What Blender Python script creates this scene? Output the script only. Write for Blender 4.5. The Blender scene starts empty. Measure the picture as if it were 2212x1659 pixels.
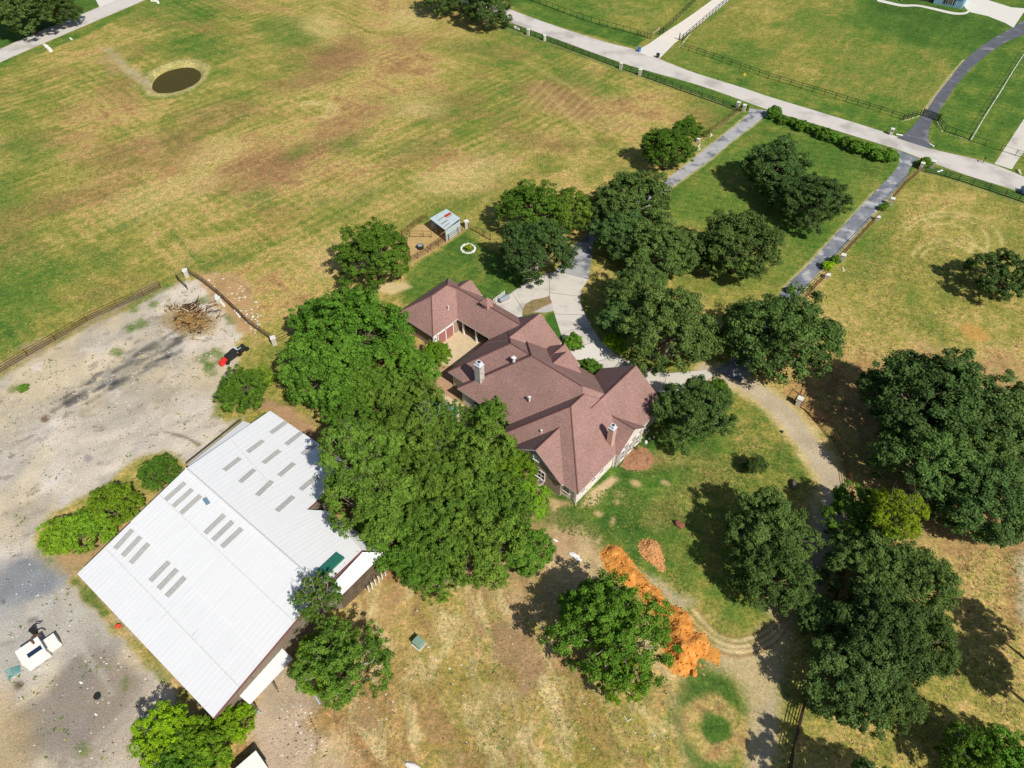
import bpy, math, random
import numpy as np
from mathutils import Vector, Matrix

PI = math.pi
R = math.radians
# ------------------------------------------------------------------ camera, sky, sun, exposure
CAM_H, PITCH, LENS = 75.0, 47.0, 24.95
scene = bpy.context.scene
cam_data = bpy.data.cameras.new("drone_camera")
cam_data.lens = LENS
cam_data.sensor_width = 36.0
cam_data.clip_start = 1.0
cam_data.clip_end = 6000.0
cam = bpy.data.objects.new("drone_camera", cam_data)
cam.location = (0, 0, CAM_H)
cam.rotation_euler = (R(90 - PITCH), 0, 0)
scene.collection.objects.link(cam)
scene.camera = cam

SUN_AZ, SUN_EL = -54.0, 46.0            # degrees: direction towards the sun, counter-clockwise from +X
world = bpy.data.worlds.new("World")
scene.world = world
world.use_nodes = True
wn = world.node_tree.nodes
wl = world.node_tree.links
wn.clear()
sky = wn.new("ShaderNodeTexSky")
sky.sky_type = 'NISHITA'
sky.sun_disc = False
sky.sun_elevation = R(SUN_EL)
sky.sun_rotation = R(90 - SUN_AZ)
sky.air_density = 1.0
sky.dust_density = 1.0
bg = wn.new("ShaderNodeBackground")
bg.inputs[1].default_value = 0.085
wo = wn.new("ShaderNodeOutputWorld")
wl.new(sky.outputs[0], bg.inputs[0])
wl.new(bg.outputs[0], wo.inputs[0])

sun_data = bpy.data.lights.new("sun", 'SUN')
sun_data.energy = 4.9
sun_data.angle = R(0.53)
sun_data.color = (1.0, 0.96, 0.895)
sun = bpy.data.objects.new("sun", sun_data)
sv = Vector((math.cos(R(SUN_AZ)) * math.cos(R(SUN_EL)), math.sin(R(SUN_AZ)) * math.cos(R(SUN_EL)), math.sin(R(SUN_EL))))
sun.rotation_euler = sv.to_track_quat('Z', 'Y').to_euler()
sun.location = (60, -60, 200)
scene.collection.objects.link(sun)

scene.view_settings.view_transform = 'Standard'
scene.view_settings.look = 'None'
scene.view_settings.exposure = 0.0
scene.view_settings.gamma = 1.0
scene.view_settings.use_curve_mapping = False

# ------------------------------------------------------------------ survey: turn a point of the photograph into a place on the land
_t = R(PITCH)
_F = np.array([0, math.cos(_t), -math.sin(_t)])
_U = np.array([0, math.sin(_t), math.cos(_t)])
_FP = LENS / 36.0 * 2212.0


def G(x, y, h=0.0):
    """photograph point (2212 x 1659 scale) -> world x, y at height h"""
    dx = (x - 1106.0) / _FP
    dy = (y - 829.5) / _FP
    d = np.array([dx, 0, 0]) - _U * dy + _F
    s = (CAM_H - h) / -d[2]
    return (float(d[0] * s), float(d[1] * s))


def G3(x, y, h=0.0):
    a = G(x, y, h)
    return Vector((a[0], a[1], h))


def metres_per_px(x, y, h=0.0):
    p = np.array([*G(x, y, h), h - CAM_H])
    return float(p @ _F) / _FP


def polyG(pts, h=0.0):
    return [G(x, y, h) for x, y in pts]


# ------------------------------------------------------------------ object helpers
COL = scene.collection


def props(o, label=None, cat=None, group=None, kind=None):
    if label: o["label"] = label
    if cat: o["category"] = cat
    if group: o["group"] = group
    if kind: o["kind"] = kind
    return o


def empty(name, loc=(0, 0, 0), rz=0.0, label=None, cat=None, group=None):
    o = bpy.data.objects.new(name, None)
    o.location = loc
    o.rotation_euler = (0, 0, rz)
    o.empty_display_size = 0.5
    COL.objects.link(o)
    return props(o, label, cat, group)


class MB:
    """collects faces and builds ONE mesh object"""
    def __init__(s):
        s.v = []; s.f = []; s.m = []

    def add(s, vs, fs, m=0):
        b = len(s.v)
        s.v += [tuple(map(float, p)) for p in vs]
        s.f += [tuple(b + i for i in f) for f in fs]
        s.m += [m] * len(fs)
        return s

    def face(s, vs, m=0):
        return s.add(vs, [tuple(range(len(vs)))], m)

    def box(s, cx, cy, z0, sx, sy, sz, rz=0.0, m=0, taper=1.0):
        c, sn = math.cos(rz), math.sin(rz)
        vs = []
        for k, (z, t) in enumerate(((z0, 1.0), (z0 + sz, taper))):
            for a, b in ((-1, -1), (1, -1), (1, 1), (-1, 1)):
                x, y = a * sx / 2 * t, b * sy / 2 * t
                vs.append((cx + x * c - y * sn, cy + x * sn + y * c, z))
        return s.add(vs, [(3, 2, 1, 0), (4, 5, 6, 7), (0, 1, 5, 4), (1, 2, 6, 5), (2, 3, 7, 6), (3, 0, 4, 7)], m)

    def prism(s, poly, z0, z1, m=0, bottom=True):
        n = len(poly)
        vs = [(x, y, z0) for x, y in poly] + [(x, y, z1) for x, y in poly]
        fs = [tuple(range(n, 2 * n))] + [(i, (i + 1) % n, n + (i + 1) % n, n + i) for i in range(n)]
        if bottom: fs.append(tuple(range(n - 1, -1, -1)))
        return s.add(vs, fs, m)

    def tube(s, pts, rad, n=6, m=0, cap=True):
        pts = [Vector(p) for p in pts]
        rs = rad if isinstance(rad, (list, tuple)) else [rad] * len(pts)
        vs = []
        ref = Vector((0, 0, 1))
        for i, p in enumerate(pts):
            d = (pts[min(i + 1, len(pts) - 1)] - pts[max(i - 1, 0)])
            d = d.normalized() if d.length > 1e-9 else Vector((0, 0, 1))
            r0 = ref if abs(d.dot(ref)) < 0.95 else Vector((1, 0, 0))
            a = d.cross(r0).normalized(); b = d.cross(a)
            for k in range(n):
                t = 2 * PI * k / n
                vs.append(p + (a * math.cos(t) + b * math.sin(t)) * rs[i])
        fs = []
        for i in range(len(pts) - 1):
            for k in range(n):
                fs.append((i * n + k, i * n + (k + 1) % n, (i + 1) * n + (k + 1) % n, (i + 1) * n + k))
        if cap:
            fs.append(tuple(range(n - 1, -1, -1)))
            fs.append(tuple((len(pts) - 1) * n + k for k in range(n)))
        return s.add(vs, fs, m)

    def disc(s, cx, cy, z, r, n=16, m=0):
        return s.face([(cx + r * math.cos(2 * PI * k / n), cy + r * math.sin(2 * PI * k / n), z) for k in range(n)], m)

    def mesh(s, name, mats, smooth=False):
        me = bpy.data.meshes.new(name)
        me.from_pydata(s.v, [], s.f)
        for m in (mats if isinstance(mats, (list, tuple)) else [mats]):
            me.materials.append(m)
        if any(s.m): me.polygons.foreach_set("material_index", s.m)
        if smooth: me.polygons.foreach_set("use_smooth", [True] * len(s.f))
        me.update()
        return me

    def build(s, name, mats, parent=None, loc=None, rz=0.0, smooth=False):
        o = bpy.data.objects.new(name, s.mesh(name, mats, smooth))
        COL.objects.link(o)
        if parent: o.parent = parent
        if loc is not None: o.location = loc
        if rz: o.rotation_euler = (0, 0, rz)
        return o


def link_mesh(name, me, parent=None, loc=(0, 0, 0), rz=0.0, scale=(1, 1, 1)):
    o = bpy.data.objects.new(name, me)
    COL.objects.link(o)
    o.parent = parent
    o.location = loc
    o.rotation_euler = (0, 0, rz)
    o.scale = scale
    return o


def copy_tree(o, parent=None):
    c = o.copy(); COL.objects.link(c); c.parent = parent
    for ch in list(o.children): copy_tree(ch, c)
    return c


# ------------------------------------------------------------------ materials
MATS = {}


def srgb(r, g, b):
    f = lambda c: (c / 255 / 12.92) if c / 255 <= 0.04045 else ((c / 255 + 0.055) / 1.055) ** 2.4
    return (f(r), f(g), f(b), 1.0)


def mat(name, col, rough=0.8, spec=0.3, metal=0.0, var=0.12, scale=3.0, bump=0.0, bscale=None, detail=4.0, col2=None, stain=None, stain_scale=0.4, stain_at=0.6):
    """plain procedural material: base colour broken up by noise, optional stains and bump"""
    if name in MATS: return MATS[name]
    m = bpy.data.materials.new(name); m.use_nodes = True
    n, l = m.node_tree.nodes, m.node_tree.links
    b = n["Principled BSDF"]
    b.inputs["Roughness"].default_value = rough
    b.inputs["Specular IOR Level"].default_value = spec
    b.inputs["Metallic"].default_value = metal
    tc = n.new("ShaderNodeTexCoord")
    nz = n.new("ShaderNodeTexNoise"); nz.inputs["Scale"].default_value = scale; nz.inputs["Detail"].default_value = detail
    nz.inputs["Roughness"].default_value = 0.62
    l.new(tc.outputs["Object"], nz.inputs["Vector"])
    r = n.new("ShaderNodeValToRGB")
    r.color_ramp.elements[0].position = 0.3; r.color_ramp.elements[1].position = 0.7
    c = col[:3]
    c2 = (col2[:3] if col2 else c)
    r.color_ramp.elements[0].color = tuple(min(1, k * (1 - var)) for k in c) + (1,)
    r.color_ramp.elements[1].color = tuple(min(1, k * (1 + var)) for k in c2) + (1,)
    l.new(nz.outputs[0], r.inputs[0])
    out = r.outputs[0]
    if stain:
        n2 = n.new("ShaderNodeTexNoise"); n2.inputs["Scale"].default_value = stain_scale; n2.inputs["Detail"].default_value = 6
        l.new(tc.outputs["Object"], n2.inputs["Vector"])
        r2 = n.new("ShaderNodeValToRGB"); r2.color_ramp.elements[0].position = stain_at; r2.color_ramp.elements[1].position = stain_at + 0.12
        l.new(n2.outputs[0], r2.inputs[0])
        mx = n.new("ShaderNodeMixRGB"); mx.inputs[2].default_value = stain[:3] + (1,)
        l.new(r2.outputs[0], mx.inputs[0]); l.new(out, mx.inputs[1]); out = mx.outputs[0]
    l.new(out, b.inputs["Base Color"])
    if bump:
        n3 = n.new("ShaderNodeTexNoise"); n3.inputs["Scale"].default_value = bscale or scale * 3; n3.inputs["Detail"].default_value = 5
        l.new(tc.outputs["Object"], n3.inputs["Vector"])
        bp = n.new("ShaderNodeBump"); bp.inputs["Strength"].default_value = 0.6; bp.inputs["Distance"].default_value = bump
        l.new(n3.outputs[0], bp.inputs["Height"]); l.new(bp.outputs[0], b.inputs["Normal"])
    MATS[name] = m
    return m


# ------------------------------------------------------------------ numpy noise
def _hash(ix, iy, seed):
    h = (ix.astype(np.int64) * 374761393 + iy.astype(np.int64) * 668265263 + seed * 2147483647 + 1013904223) & 0xFFFFFFFF
    h = ((h ^ (h >> 13)) * 1274126177) & 0xFFFFFFFF
    h = (h ^ (h >> 16)) & 0xFFFFFFFF
    return h / 4294967295.0


def vnoise(x, y, seed=0):
    ix = np.floor(x); iy = np.floor(y); fx = x - ix; fy = y - iy
    fx = fx * fx * (3 - 2 * fx); fy = fy * fy * (3 - 2 * fy)
    a = _hash(ix, iy, seed); b = _hash(ix + 1, iy, seed); c = _hash(ix, iy + 1, seed); d = _hash(ix + 1, iy + 1, seed)
    return (a * (1 - fx) + b * fx) * (1 - fy) + (c * (1 - fx) + d * fx) * fy


def fbm(x, y, seed=0, octv=4, gain=0.55):
    s = np.zeros_like(x); a = 1.0; t = 0.0
    for k in range(octv):
        s += a * vnoise(x * 2 ** k + 17.3 * k, y * 2 ** k - 9.1 * k, seed + 31 * k); t += a; a *= gain
    return s / t


def rot(x, y, deg):
    a = R(deg); return x * math.cos(a) + y * math.sin(a), -x * math.sin(a) + y * math.cos(a)


def sstep(a, b, x):
    t = np.clip((x - a) / (b - a), 0, 1); return t * t * (3 - 2 * t)


def sdf_poly(px, py, poly):
    """signed distance to polygon, negative inside"""
    d = np.full(px.shape, 1e9); inside = np.zeros(px.shape, bool); n = len(poly)
    for i in range(n):
        ax, ay = poly[i]; bx, by = poly[(i + 1) % n]
        ex, ey = bx - ax, by - ay
        L = ex * ex + ey * ey + 1e-12
        t = np.clip(((px - ax) * ex + (py - ay) * ey) / L, 0, 1)
        d = np.minimum(d, (px - ax - t * ex) ** 2 + (py - ay - t * ey) ** 2)
        c = ((ay > py) != (by > py)) & (px < (bx - ax) * (py - ay) / (by - ay + 1e-12) + ax)
        inside ^= c
    d = np.sqrt(d)
    return np.where(inside, -d, d)


def dist_line(px, py, line):
    d = np.full(px.shape, 1e9)
    for (ax, ay), (bx, by) in zip(line[:-1], line[1:]):
        ex, ey = bx - ax, by - ay
        L = ex * ex + ey * ey + 1e-12
        t = np.clip(((px - ax) * ex + (py - ay) * ey) / L, 0, 1)
        d = np.minimum(d, (px - ax - t * ex) ** 2 + (py - ay - t * ey) ** 2)
    return np.sqrt(d)


def smooth_line(pts, n=6):
    """Catmull-Rom through 2-D points"""
    out = []
    P = [np.array(p, float) for p in pts]
    P = [2 * P[0] - P[1]] + P + [2 * P[-1] - P[-2]]
    for i in range(1, len(P) - 2):
        for k in range(n):
            t = k / n
            a, b, c, d = P[i - 1], P[i], P[i + 1], P[i + 2]
            q = 0.5 * ((2 * b) + (-a + c) * t + (2 * a - 5 * b + 4 * c - d) * t * t + (-a + 3 * b - 3 * c + d) * t ** 3)
            out.append(tuple(q))
    out.append(tuple(P[-2]))
    return out
# ------------------------------------------------------------------ the land: one sheet, coloured by what grows or lies on it
LIT = 1.30


def alb(r, g, b):
    c = srgb(r, g, b); return np.array([c[0], c[1], c[2]]) / LIT


def ring_poly(cx, cy, rx, ry, n=20, deg=0):
    out = []
    for k in range(n):
        a = 2 * PI * k / n; x, y = rx * math.cos(a), ry * math.sin(a)
        c, s = math.cos(R(deg)), math.sin(R(deg))
        out.append((cx + x * c - y * s, cy + x * s + y * c))
    return out


def build_ground():
    nr, nc = 600, 700
    t = np.linspace(0, 1, nr)
    ys = 14 + 52 * t + 200 * t ** 2.4
    u = np.linspace(-1, 1, nc)
    Y = np.repeat(ys[:, None], nc, 1)
    X = u[None, :] * (ys[:, None] * 0.98 + 34)
    # far skirt so that the land runs to the horizon
    def skirt(A, lo, hi): return np.concatenate([np.full((1, A.shape[1]), lo), A, np.full((1, A.shape[1]), hi)], 0)
    X = np.concatenate([X[:1], X, X[-1:] * 12], 0); Y = skirt(Y, -900.0, 3200.0)
    X = np.concatenate([np.full((X.shape[0], 1), -3000.0), X, np.full((X.shape[0], 1), 3000.0)], 1)
    Y = np.concatenate([Y[:, :1], Y, Y[:, -1:]], 1)
    Xs, Ys = X.ravel(), Y.ravel()
    # photograph point of every vertex (used only to look up where each field, verge and bed lies)
    zc = Ys * _F[1] - CAM_H * _F[2]; zc = np.maximum(zc, 5)
    px = 1106 + _FP * Xs / zc
    py = 829.5 - _FP * (Ys * _U[1] - CAM_H * _U[2]) / zc
    # how dry the grass is, surveyed on a coarse grid
    D = np.array([
        [.50, .62, .45, .62, .76, .70, .12, .28, .30, .34, .05, .05],
        [.58, .58, .50, .62, .80, .62, .64, .66, .16, .42, .34, .16],
        [.50, .74, .70, .78, .66, .62, .66, .76, .16, .20, .30, .22],
        [.48, .72, .78, .70, .62, .52, .72, .45, .30, .34, .70, .52],
        [.36, .56, .62, .72, .72, .14, .28, .58, .50, .60, .66, .68],
        [.50, .55, .60, .62, .76, .72, .66, .50, .60, .76, .76, .70],
        [.60, .60, .62, .70, .74, .50, .40, .10, .42, .62, .80, .76],
        [.60, .60, .70, .74, .76, .50, .42, .12, .36, .70, .80, .84],
        [.80, .80, .80, .82, .84, .86, .80, .50, .50, .70, .60, .76],
        [.80, .80, .82, .84, .82, .78, .80, .72, .42, .70, .56, .60],
        [.80, .80, .82, .86, .82, .64, .78, .70, .42, .72, .52, .56]])
    gx = np.clip(px / 200.0, 0, 10.999); gy = np.clip(py / 165.0, 0, 9.999)
    ix = gx.astype(int); iy = gy.astype(int); fx = gx - ix; fy = gy - iy
    fx = fx * fx * (3 - 2 * fx); fy = fy * fy * (3 - 2 * fy)
    dry = (D[iy, ix] * (1 - fx) + D[iy, ix + 1] * fx) * (1 - fy) + (D[iy + 1, ix] * (1 - fx) + D[iy + 1, ix + 1] * fx) * fy
    wx = Xs + 6 * (fbm(Xs / 14, Ys / 14, 5) - .5); wy = Ys + 6 * (fbm(Xs / 14, Ys / 14, 9) - .5)
    n1 = fbm(wx / 22, wy / 22, 1, 5) - .5
    n2 = fbm(wx / 5, wy / 5, 2, 4) - .5
    n3 = fbm(Xs / 1.1, Ys / 1.1, 3, 3) - .5
    dry = dry + .80 * n1 + .38 * n2 + .26 * n3
    # mowing and raking streaks
    a, b = rot(wx, wy, 46); s1 = fbm(a / 16, b / 1.0, 21, 3) - .5
    a, b = rot(wx, wy, -42); s2 = fbm(a / 18, b / 1.2, 22, 3) - .5
    a, b = rot(wx, wy, 58); s3 = fbm(a / 14, b / 0.9, 23, 3) - .5
    bigfield = sstep(0, 8, -sdf_poly(Xs, Ys, polyG([(-200, 160), (330, 10), (420, -60), (1050, -60), (1090, 50), (1600, 235), (1430, 360), (1280, 400), (900, 480), (600, 740), (400, 600), (0, 800), (-300, 900)])))
    m1 = sstep(.42, .62, fbm(Xs / 30, Ys / 30, 33, 2))
    a, b = rot(Xs + 1.2 * (fbm(Xs / 9, Ys / 9, 34) - .5), Ys, 46); l1 = np.sin(b * 2 * PI / 2.1) * sstep(.46, .62, fbm(Xs / 17, Ys / 17, 35, 3))
    a, b = rot(Xs, Ys + 1.2 * (fbm(Xs / 9, Ys / 9, 36) - .5), -44); l2 = np.sin(b * 2 * PI / 2.3) * sstep(.48, .62, fbm(Xs / 15, Ys / 19, 37, 3))
    dry += bigfield * (.34 * s1 * (.5 + m1) + .26 * s2 * (1.2 - m1) + .08 * l1 + .08 * l2 + .30 * (fbm(wx / 3.2, wy / 2.4, 38, 4) - .5))
    a, b = rot(Xs, Ys, -22); l3 = np.sin(b * 2 * PI / 1.9)
    dry += (1 - bigfield) * (.26 * s3 + .16 * s1 + .03 * l3 + .22 * (fbm(wx / 2.6, wy / 2.6, 39, 4) - .5))
    stops = [(-.2, (70, 102, 44)), (.08, (88, 122, 52)), (.28, (118, 138, 62)), (.45, (148, 146, 76)), (.60, (174, 162, 90)), (.75, (204, 176, 116)), (.90, (188, 150, 104)), (1.1, (156, 124, 88))]
    sx = [k for k, _ in stops]; sc = np.array([alb(*c) for _, c in stops])
    C = np.stack([np.interp(dry, sx, sc[:, k]) for k in range(3)], 1)
    # brown scorched patches in the large field
    br = bigfield * sstep(.54, .68, fbm(wx / 11, wy / 7, 44, 4)) * .34
    a, b = rot(wx, wy, 46); br *= .3 + 1.3 * fbm(a / 9, b / .7, 45, 2)
    br = np.clip(br, 0, 1)[:, None]
    C = C * (1 - br) + alb(168, 128, 92) * br
    grass = np.ones(Xs.shape)

    def lay(mask, col, g=None, streak=0.0, mott=0.12, seed=7):
        ii = np.nonzero(mask > .004)[0]
        if not len(ii): return
        mk = np.clip(mask[ii], 0, 1)
        if callable(col): base = col(ii)
        elif isinstance(col, np.ndarray): base = col[ii]
        else: base = np.repeat(alb(*col)[None, :], len(ii), 0)
        base = base * (1 + mott * 2 * (fbm(Xs[ii] / 2.2, Ys[ii] / 2.2, seed, 3) - .5))[:, None]
        C[ii] = C[ii] * (1 - mk[:, None]) + base * mk[:, None]
        if g is not None: grass[ii] = grass[ii] * (1 - mk) + g * mk

    def poly(pts, soft=0.6, rough=0.8, h=0.0, seed=3, rs=3.0):
        pg = polyG(pts, h)
        xs = [p[0] for p in pg]; ys_ = [p[1] for p in pg]
        m = np.zeros(Xs.shape)
        s = (Xs > min(xs) - 8) & (Xs < max(xs) + 8) & (Ys > min(ys_) - 8) & (Ys < max(ys_) + 8)
        d = sdf_poly(Xs[s], Ys[s], pg) + rough * 2 * (fbm(Xs[s] / rs, Ys[s] / rs, seed, 4) - .5)
        m[s] = 1 - sstep(-soft, soft, d)
        return m

    def line(pts, w, soft=0.3, rough=0.2, seed=4, smooth=True):
        ln = polyG(pts)
        if smooth: ln = smooth_line(ln, 6)
        xs = [p[0] for p in ln]; ys_ = [p[1] for p in ln]
        m = np.zeros(Xs.shape); q = w + 6
        s = (Xs > min(xs) - q) & (Xs < max(xs) + q) & (Ys > min(ys_) - q) & (Ys < max(ys_) + q)
        d = dist_line(Xs[s], Ys[s], ln) - w / 2 + rough * 2 * (fbm(Xs[s] / 1.5, Ys[s] / 1.5, seed, 3) - .5)
        m[s] = 1 - sstep(-soft, soft, d)
        return m

    def gcol(d0, amp=.3, sc_=4.0, seed=50):
        def f(ii):
            dd = d0 + (.05 * l3[ii] + .24 * s3[ii] if sc_ >= 3 else 0) + amp * 2 * (fbm(Xs[ii] / sc_, Ys[ii] / sc_, seed, 4) - .5) + .2 * n3[ii]
            return np.stack([np.interp(dd, sx, sc[:, k]) for k in range(3)], 1)
        return f

    # scorched and greener patches of the big field, each where it lies
    a, b = rot(wx, wy, 48); stre = .35 + 1.2 * fbm(a / 7, b / .9, 170, 3)
    a, b = rot(wx, wy, -42); stre2 = .35 + 1.2 * fbm(a / 7, b / .9, 171, 3)
    for cx, cy, rx, ry, dg, st in ((738, 112, 62, 26, -15, .75), (690, 158, 85, 24, -18, .6), (560, 372, 110, 42, -22, .6), (1205, 205, 70, 34, 18, .7), (1140, 305, 80, 24, 10, .45), (258, 205, 60, 26, 12, .45), (330, 330, 120, 40, -12, .5), (700, 300, 150, 26, -28, .5), (470, 250, 80, 26, -15, .4), (900, 330, 80, 24, -24, .4), (1290, 250, 70, 26, 22, .4), (160, 430, 90, 22, -14, .4), (880, 90, 45, 20, 0, .45), (1500, 260, 50, 20, 15, .35)):
        m = poly(ring_poly(cx, cy, rx, ry, 16, dg), 4.0, 5.0, 0, int(cx), 9.0)
        lay(m * st * (stre if cx % 2 else .5 * (stre + stre2)), (160, 120, 90), .8, mott=.25)
    for cx, cy, rx, ry, dg, st in ((610, 62, 60, 34, 10, .7), (60, 330, 70, 40, 0, .7), (40, 600, 60, 50, 0, .5), (640, 335, 30, 14, -20, .7), (760, 305, 40, 14, -30, .6), (900, 330, 40, 16, 0, .5), (1240, 165, 60, 16, 10, .55), (1060, 330, 50, 12, -20, .5), (1020, 100, 60, 16, 0, .45), (520, 560, 60, 14, 10, .5), (180, 570, 80, 16, -16, .5), (440, 560, 40, 16, 0, .5), (470, 120, 60, 18, -10, .4), (120, 500, 40, 12, 0, .6), (800, 420, 60, 12, -25, .45), (700, 430, 30, 10, 0, .6), (550, 430, 36, 10, -20, .5), (1330, 200, 40, 12, 10, .5)):
        m = poly(ring_poly(cx, cy, rx, ry, 14, dg), 3.5, 4.5, 0, int(cx) + 7, 7.0)
        lay(m * st * (.5 + .7 * stre), gcol(.22, .25, 2.0), .95)
    for cx, cy, rx, ry, dg, st in ((700, 60, 50, 24, 0, .5), (890, 40, 60, 20, 0, .5), (350, 420, 120, 34, -16, .4), (900, 230, 60, 24, -15, .5), (1000, 380, 90, 30, -20, .5), (700, 560, 70, 40, 0, .5), (1480, 330, 60, 24, 20, .4), (480, 330, 70, 26, -18, .35)):
        lay(poly(ring_poly(cx, cy, rx, ry, 14, dg), 4, 5, 0, int(cx) + 9, 9.0) * st, (222, 196, 140), .8, mott=.2)

    # green verges by the roads
    lay(poly([(1080, 45), (1206, 86), (1356, 140), (1516, 186), (1620, 232), (1600, 240), (1500, 207), (1340, 153), (1180, 96), (1075, 60)], .35, .3), gcol(.02, .15))
    lay(poly([(1985, 352), (2084, 379), (2230, 424), (2230, 448), (2100, 402), (2000, 372)], .35, .3), gcol(.08, .2))
    lay(poly([(1090, -10), (1110, 18), (1210, 56), (1375, 104), (1400, 80), (1380, 72), (1210, 25), (1150, -10)], .6, .6), gcol(.12, .3))
    lay(poly([(1420, 124), (1500, 155), (1660, 204), (1790, 245), (1940, 292), (1980, 262), (1950, 258), (1700, 182), (1470, 105)], .6, .8), gcol(.26, .32))
    lay(poly([(2010, 320), (2150, 350), (2212, 260), (2240, 330), (2240, 60), (2150, 110), (2075, 175), (2018, 255)], .6, .8), gcol(.14, .3))
    lay(poly([(0, 135), (312, 0), (345, 0), (180, 78), (0, 150)], .5, .6), gcol(.28, .35))
    lay(poly([(-60, 80), (0, 106), (215, 15), (215, -60), (-200, -60)], .6, .5), gcol(.04, .15))
    lay(poly([(2230, 1400), (2190, 1250), (2180, 1200), (2240, 1180)], .8, 1.0), (190, 176, 150))
    # rough dark meadow patch beyond the north drive
    lay(poly([(1230, -20), (1390, 60), (1480, -20)], 1.5, 2.5) * .5, gcol(.42, .5, 2.5))
    # lawns
    lay(poly([(880, 590), (1005, 495), (1030, 520), (1160, 590), (1180, 605), (1075, 655), (1000, 640), (870, 660)], .8, .8), gcol(.10, .26))
    lay(poly([(1005, 495), (1035, 492), (1060, 560), (1040, 610)], 1.2, 1.0) * .7, gcol(.36, .3))
    lay(poly([(1446, 412), (1646, 262), (1945, 355), (1700, 612), (1460, 640)], .8, .6), gcol(.24, .34, 9.0))
    lay(poly([(1440, 410), (1635, 255), (1646, 264), (1470, 408), (1440, 440)], .8, .6), gcol(.12, .2))
    lay(poly([(1640, 270), (1940, 352), (1900, 380), (1660, 330)], 2.0, 2.0) * .7, gcol(.06, .2))
    lay(poly([(1440, 470), (1500, 490), (1520, 600), (1470, 610), (1450, 560)], 2, 2) * .8, gcol(.55, .3))
    lay(poly([(1470, 600), (1700, 600), (1690, 640), (1560, 660), (1480, 650)], 2, 2) * .7, gcol(.48, .3))
    lay(poly([(1946, 356), (1985, 352), (1840, 500), (1745, 615), (1740, 600)], .4, .5), gcol(.10, .3))
    lay(poly([(1262, 560), (1290, 540), (1330, 600), (1300, 680), (1330, 730), (1300, 740), (1256, 650)], .6, .5), gcol(.50, .35))
    lay(poly([(1250, 960), (1340, 900), (1420, 950), (1560, 930), (1560, 1040), (1490, 1130), (1440, 1200), (1290, 1180), (1185, 1160), (1170, 1000)], 1.5, 2.0), gcol(.08, .45, 2.4))
    lay(poly([(1560, 850), (1660, 880), (1740, 1000), (1770, 1060), (1700, 1060), (1560, 980)], 1.5, 2.0), gcol(.36, .3))
    lay(poly([(1510, 1080), (1600, 1060), (1640, 1280), (1720, 1300), (1660, 1370), (1570, 1370), (1500, 1270), (1440, 1190)], 1.5, 1.5), gcol(.36, .32, 3.0))
    lay(poly([(1480, 1450), (1560, 1460), (1600, 1540), (1590, 1659), (1560, 1700), (1500, 1640), (1465, 1520)], 1.2, 1.6), gcol(.10, .22, 3.0))
    lay(line([(1420, 1120), (1500, 1060), (1600, 1010)], 3.0, 1.5, 1.0) * .5, gcol(.72, .3))
    lay(line([(1380, 1000), (1460, 990), (1560, 1000)], 2.0, 1.5, 1.0) * .5, gcol(.66, .3))
    # bare soil round the house and under the trees
    lay(poly([(870, 790), (900, 740), (950, 760), (1000, 700), (1060, 740), (1010, 830), (980, 900), (870, 900)], 1.0, 1.0), (200, 160, 128), .2)
    lay(poly([(820, 612), (880, 608), (890, 620), (850, 634), (815, 630)], .5, .8), (226, 200, 150), .2)
    lay(poly([(560, 860), (640, 880), (700, 960), (720, 1010), (640, 940), (590, 890), (545, 880)], .8, .9), (192, 152, 118), .2)
    lay(poly([(690, 960), (1190, 1000), (1150, 1290), (830, 1210), (690, 1000)], 2.5, 2.5) * .8, (182, 150, 112), .3)
    lay(poly([(1265, 1075), (1320, 1030), (1335, 1035), (1290, 1090), (1255, 1095)], .4, .5), (214, 186, 146), .3)
    lay(poly([(1115, 1065), (1240, 1085), (1230, 1092), (1110, 1075)], .4, .6) * .8, (206, 170, 130), .3)
    for cx, cy, rx, ry in ((1373, 1044, 12, 6), (1335, 1067, 12, 6), (1333, 1085, 9, 7), (1293, 1110, 11, 6), (1322, 1128, 6, 13), (1295, 1165, 5, 12), (1248, 1187, 5, 9), (1440, 1045, 10, 3), (1200, 1090, 8, 12)):
        lay(poly(ring_poly(cx, cy, rx, ry, 12, 20), .3, .4), (206, 178, 130), .4)
    lay(poly([(1170, 1170), (1250, 1150), (1300, 1200), (1300, 1300), (1180, 1300), (1160, 1200)], 1.5, 1.8) * .85, (206, 180, 138), .4)
    lay(poly([(1180, 1160), (1230, 1150), (1240, 1190), (1190, 1230)], 1.0, 1.4) * .8, (204, 164, 130), .3)
    lay(poly([(1375, 1235), (1440, 1250), (1500, 1300), (1470, 1330), (1420, 1290)], 1.0, 1.2) * .8, (206, 190, 160), .3)
    # bare earth track from the mounds and the curving tyre lines
    track = [(1660, 1360), (1720, 1310), (1760, 1240), (1782, 1160), (1795, 1080)]
    lay(line([(1690, 1310), (1740, 1290), (1770, 1200), (1800, 1080)], 3.6, 1.0, .6), (212, 190, 150), .2)
    lay(poly([(1560, 1390), (1620, 1385), (1690, 1320), (1740, 1300), (1700, 1400), (1690, 1500), (1672, 1700), (1604, 1700), (1612, 1520), (1590, 1460), (1540, 1440)], 1.0, 1.0) * .9, (212, 188, 146), .3)
    lay(poly([(1650, 1520), (1680, 1470), (1675, 1600), (1665, 1700), (1622, 1700), (1630, 1600)], .8, .8) * .45, (190, 180, 164), .1)
    for k in range(7):
        o = k * 8.5
        lay(line([(1500 - o * .3, 1310 + o * 1.0), (1545, 1362 + o * .8), (1600, 1378 + o * .75), (1665, 1350 + o * .9), (1705, 1300 + o)], .30, .22, .15, 60 + k) * .8, (240, 218, 166) if k % 2 else (160, 130, 88), .4)
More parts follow.
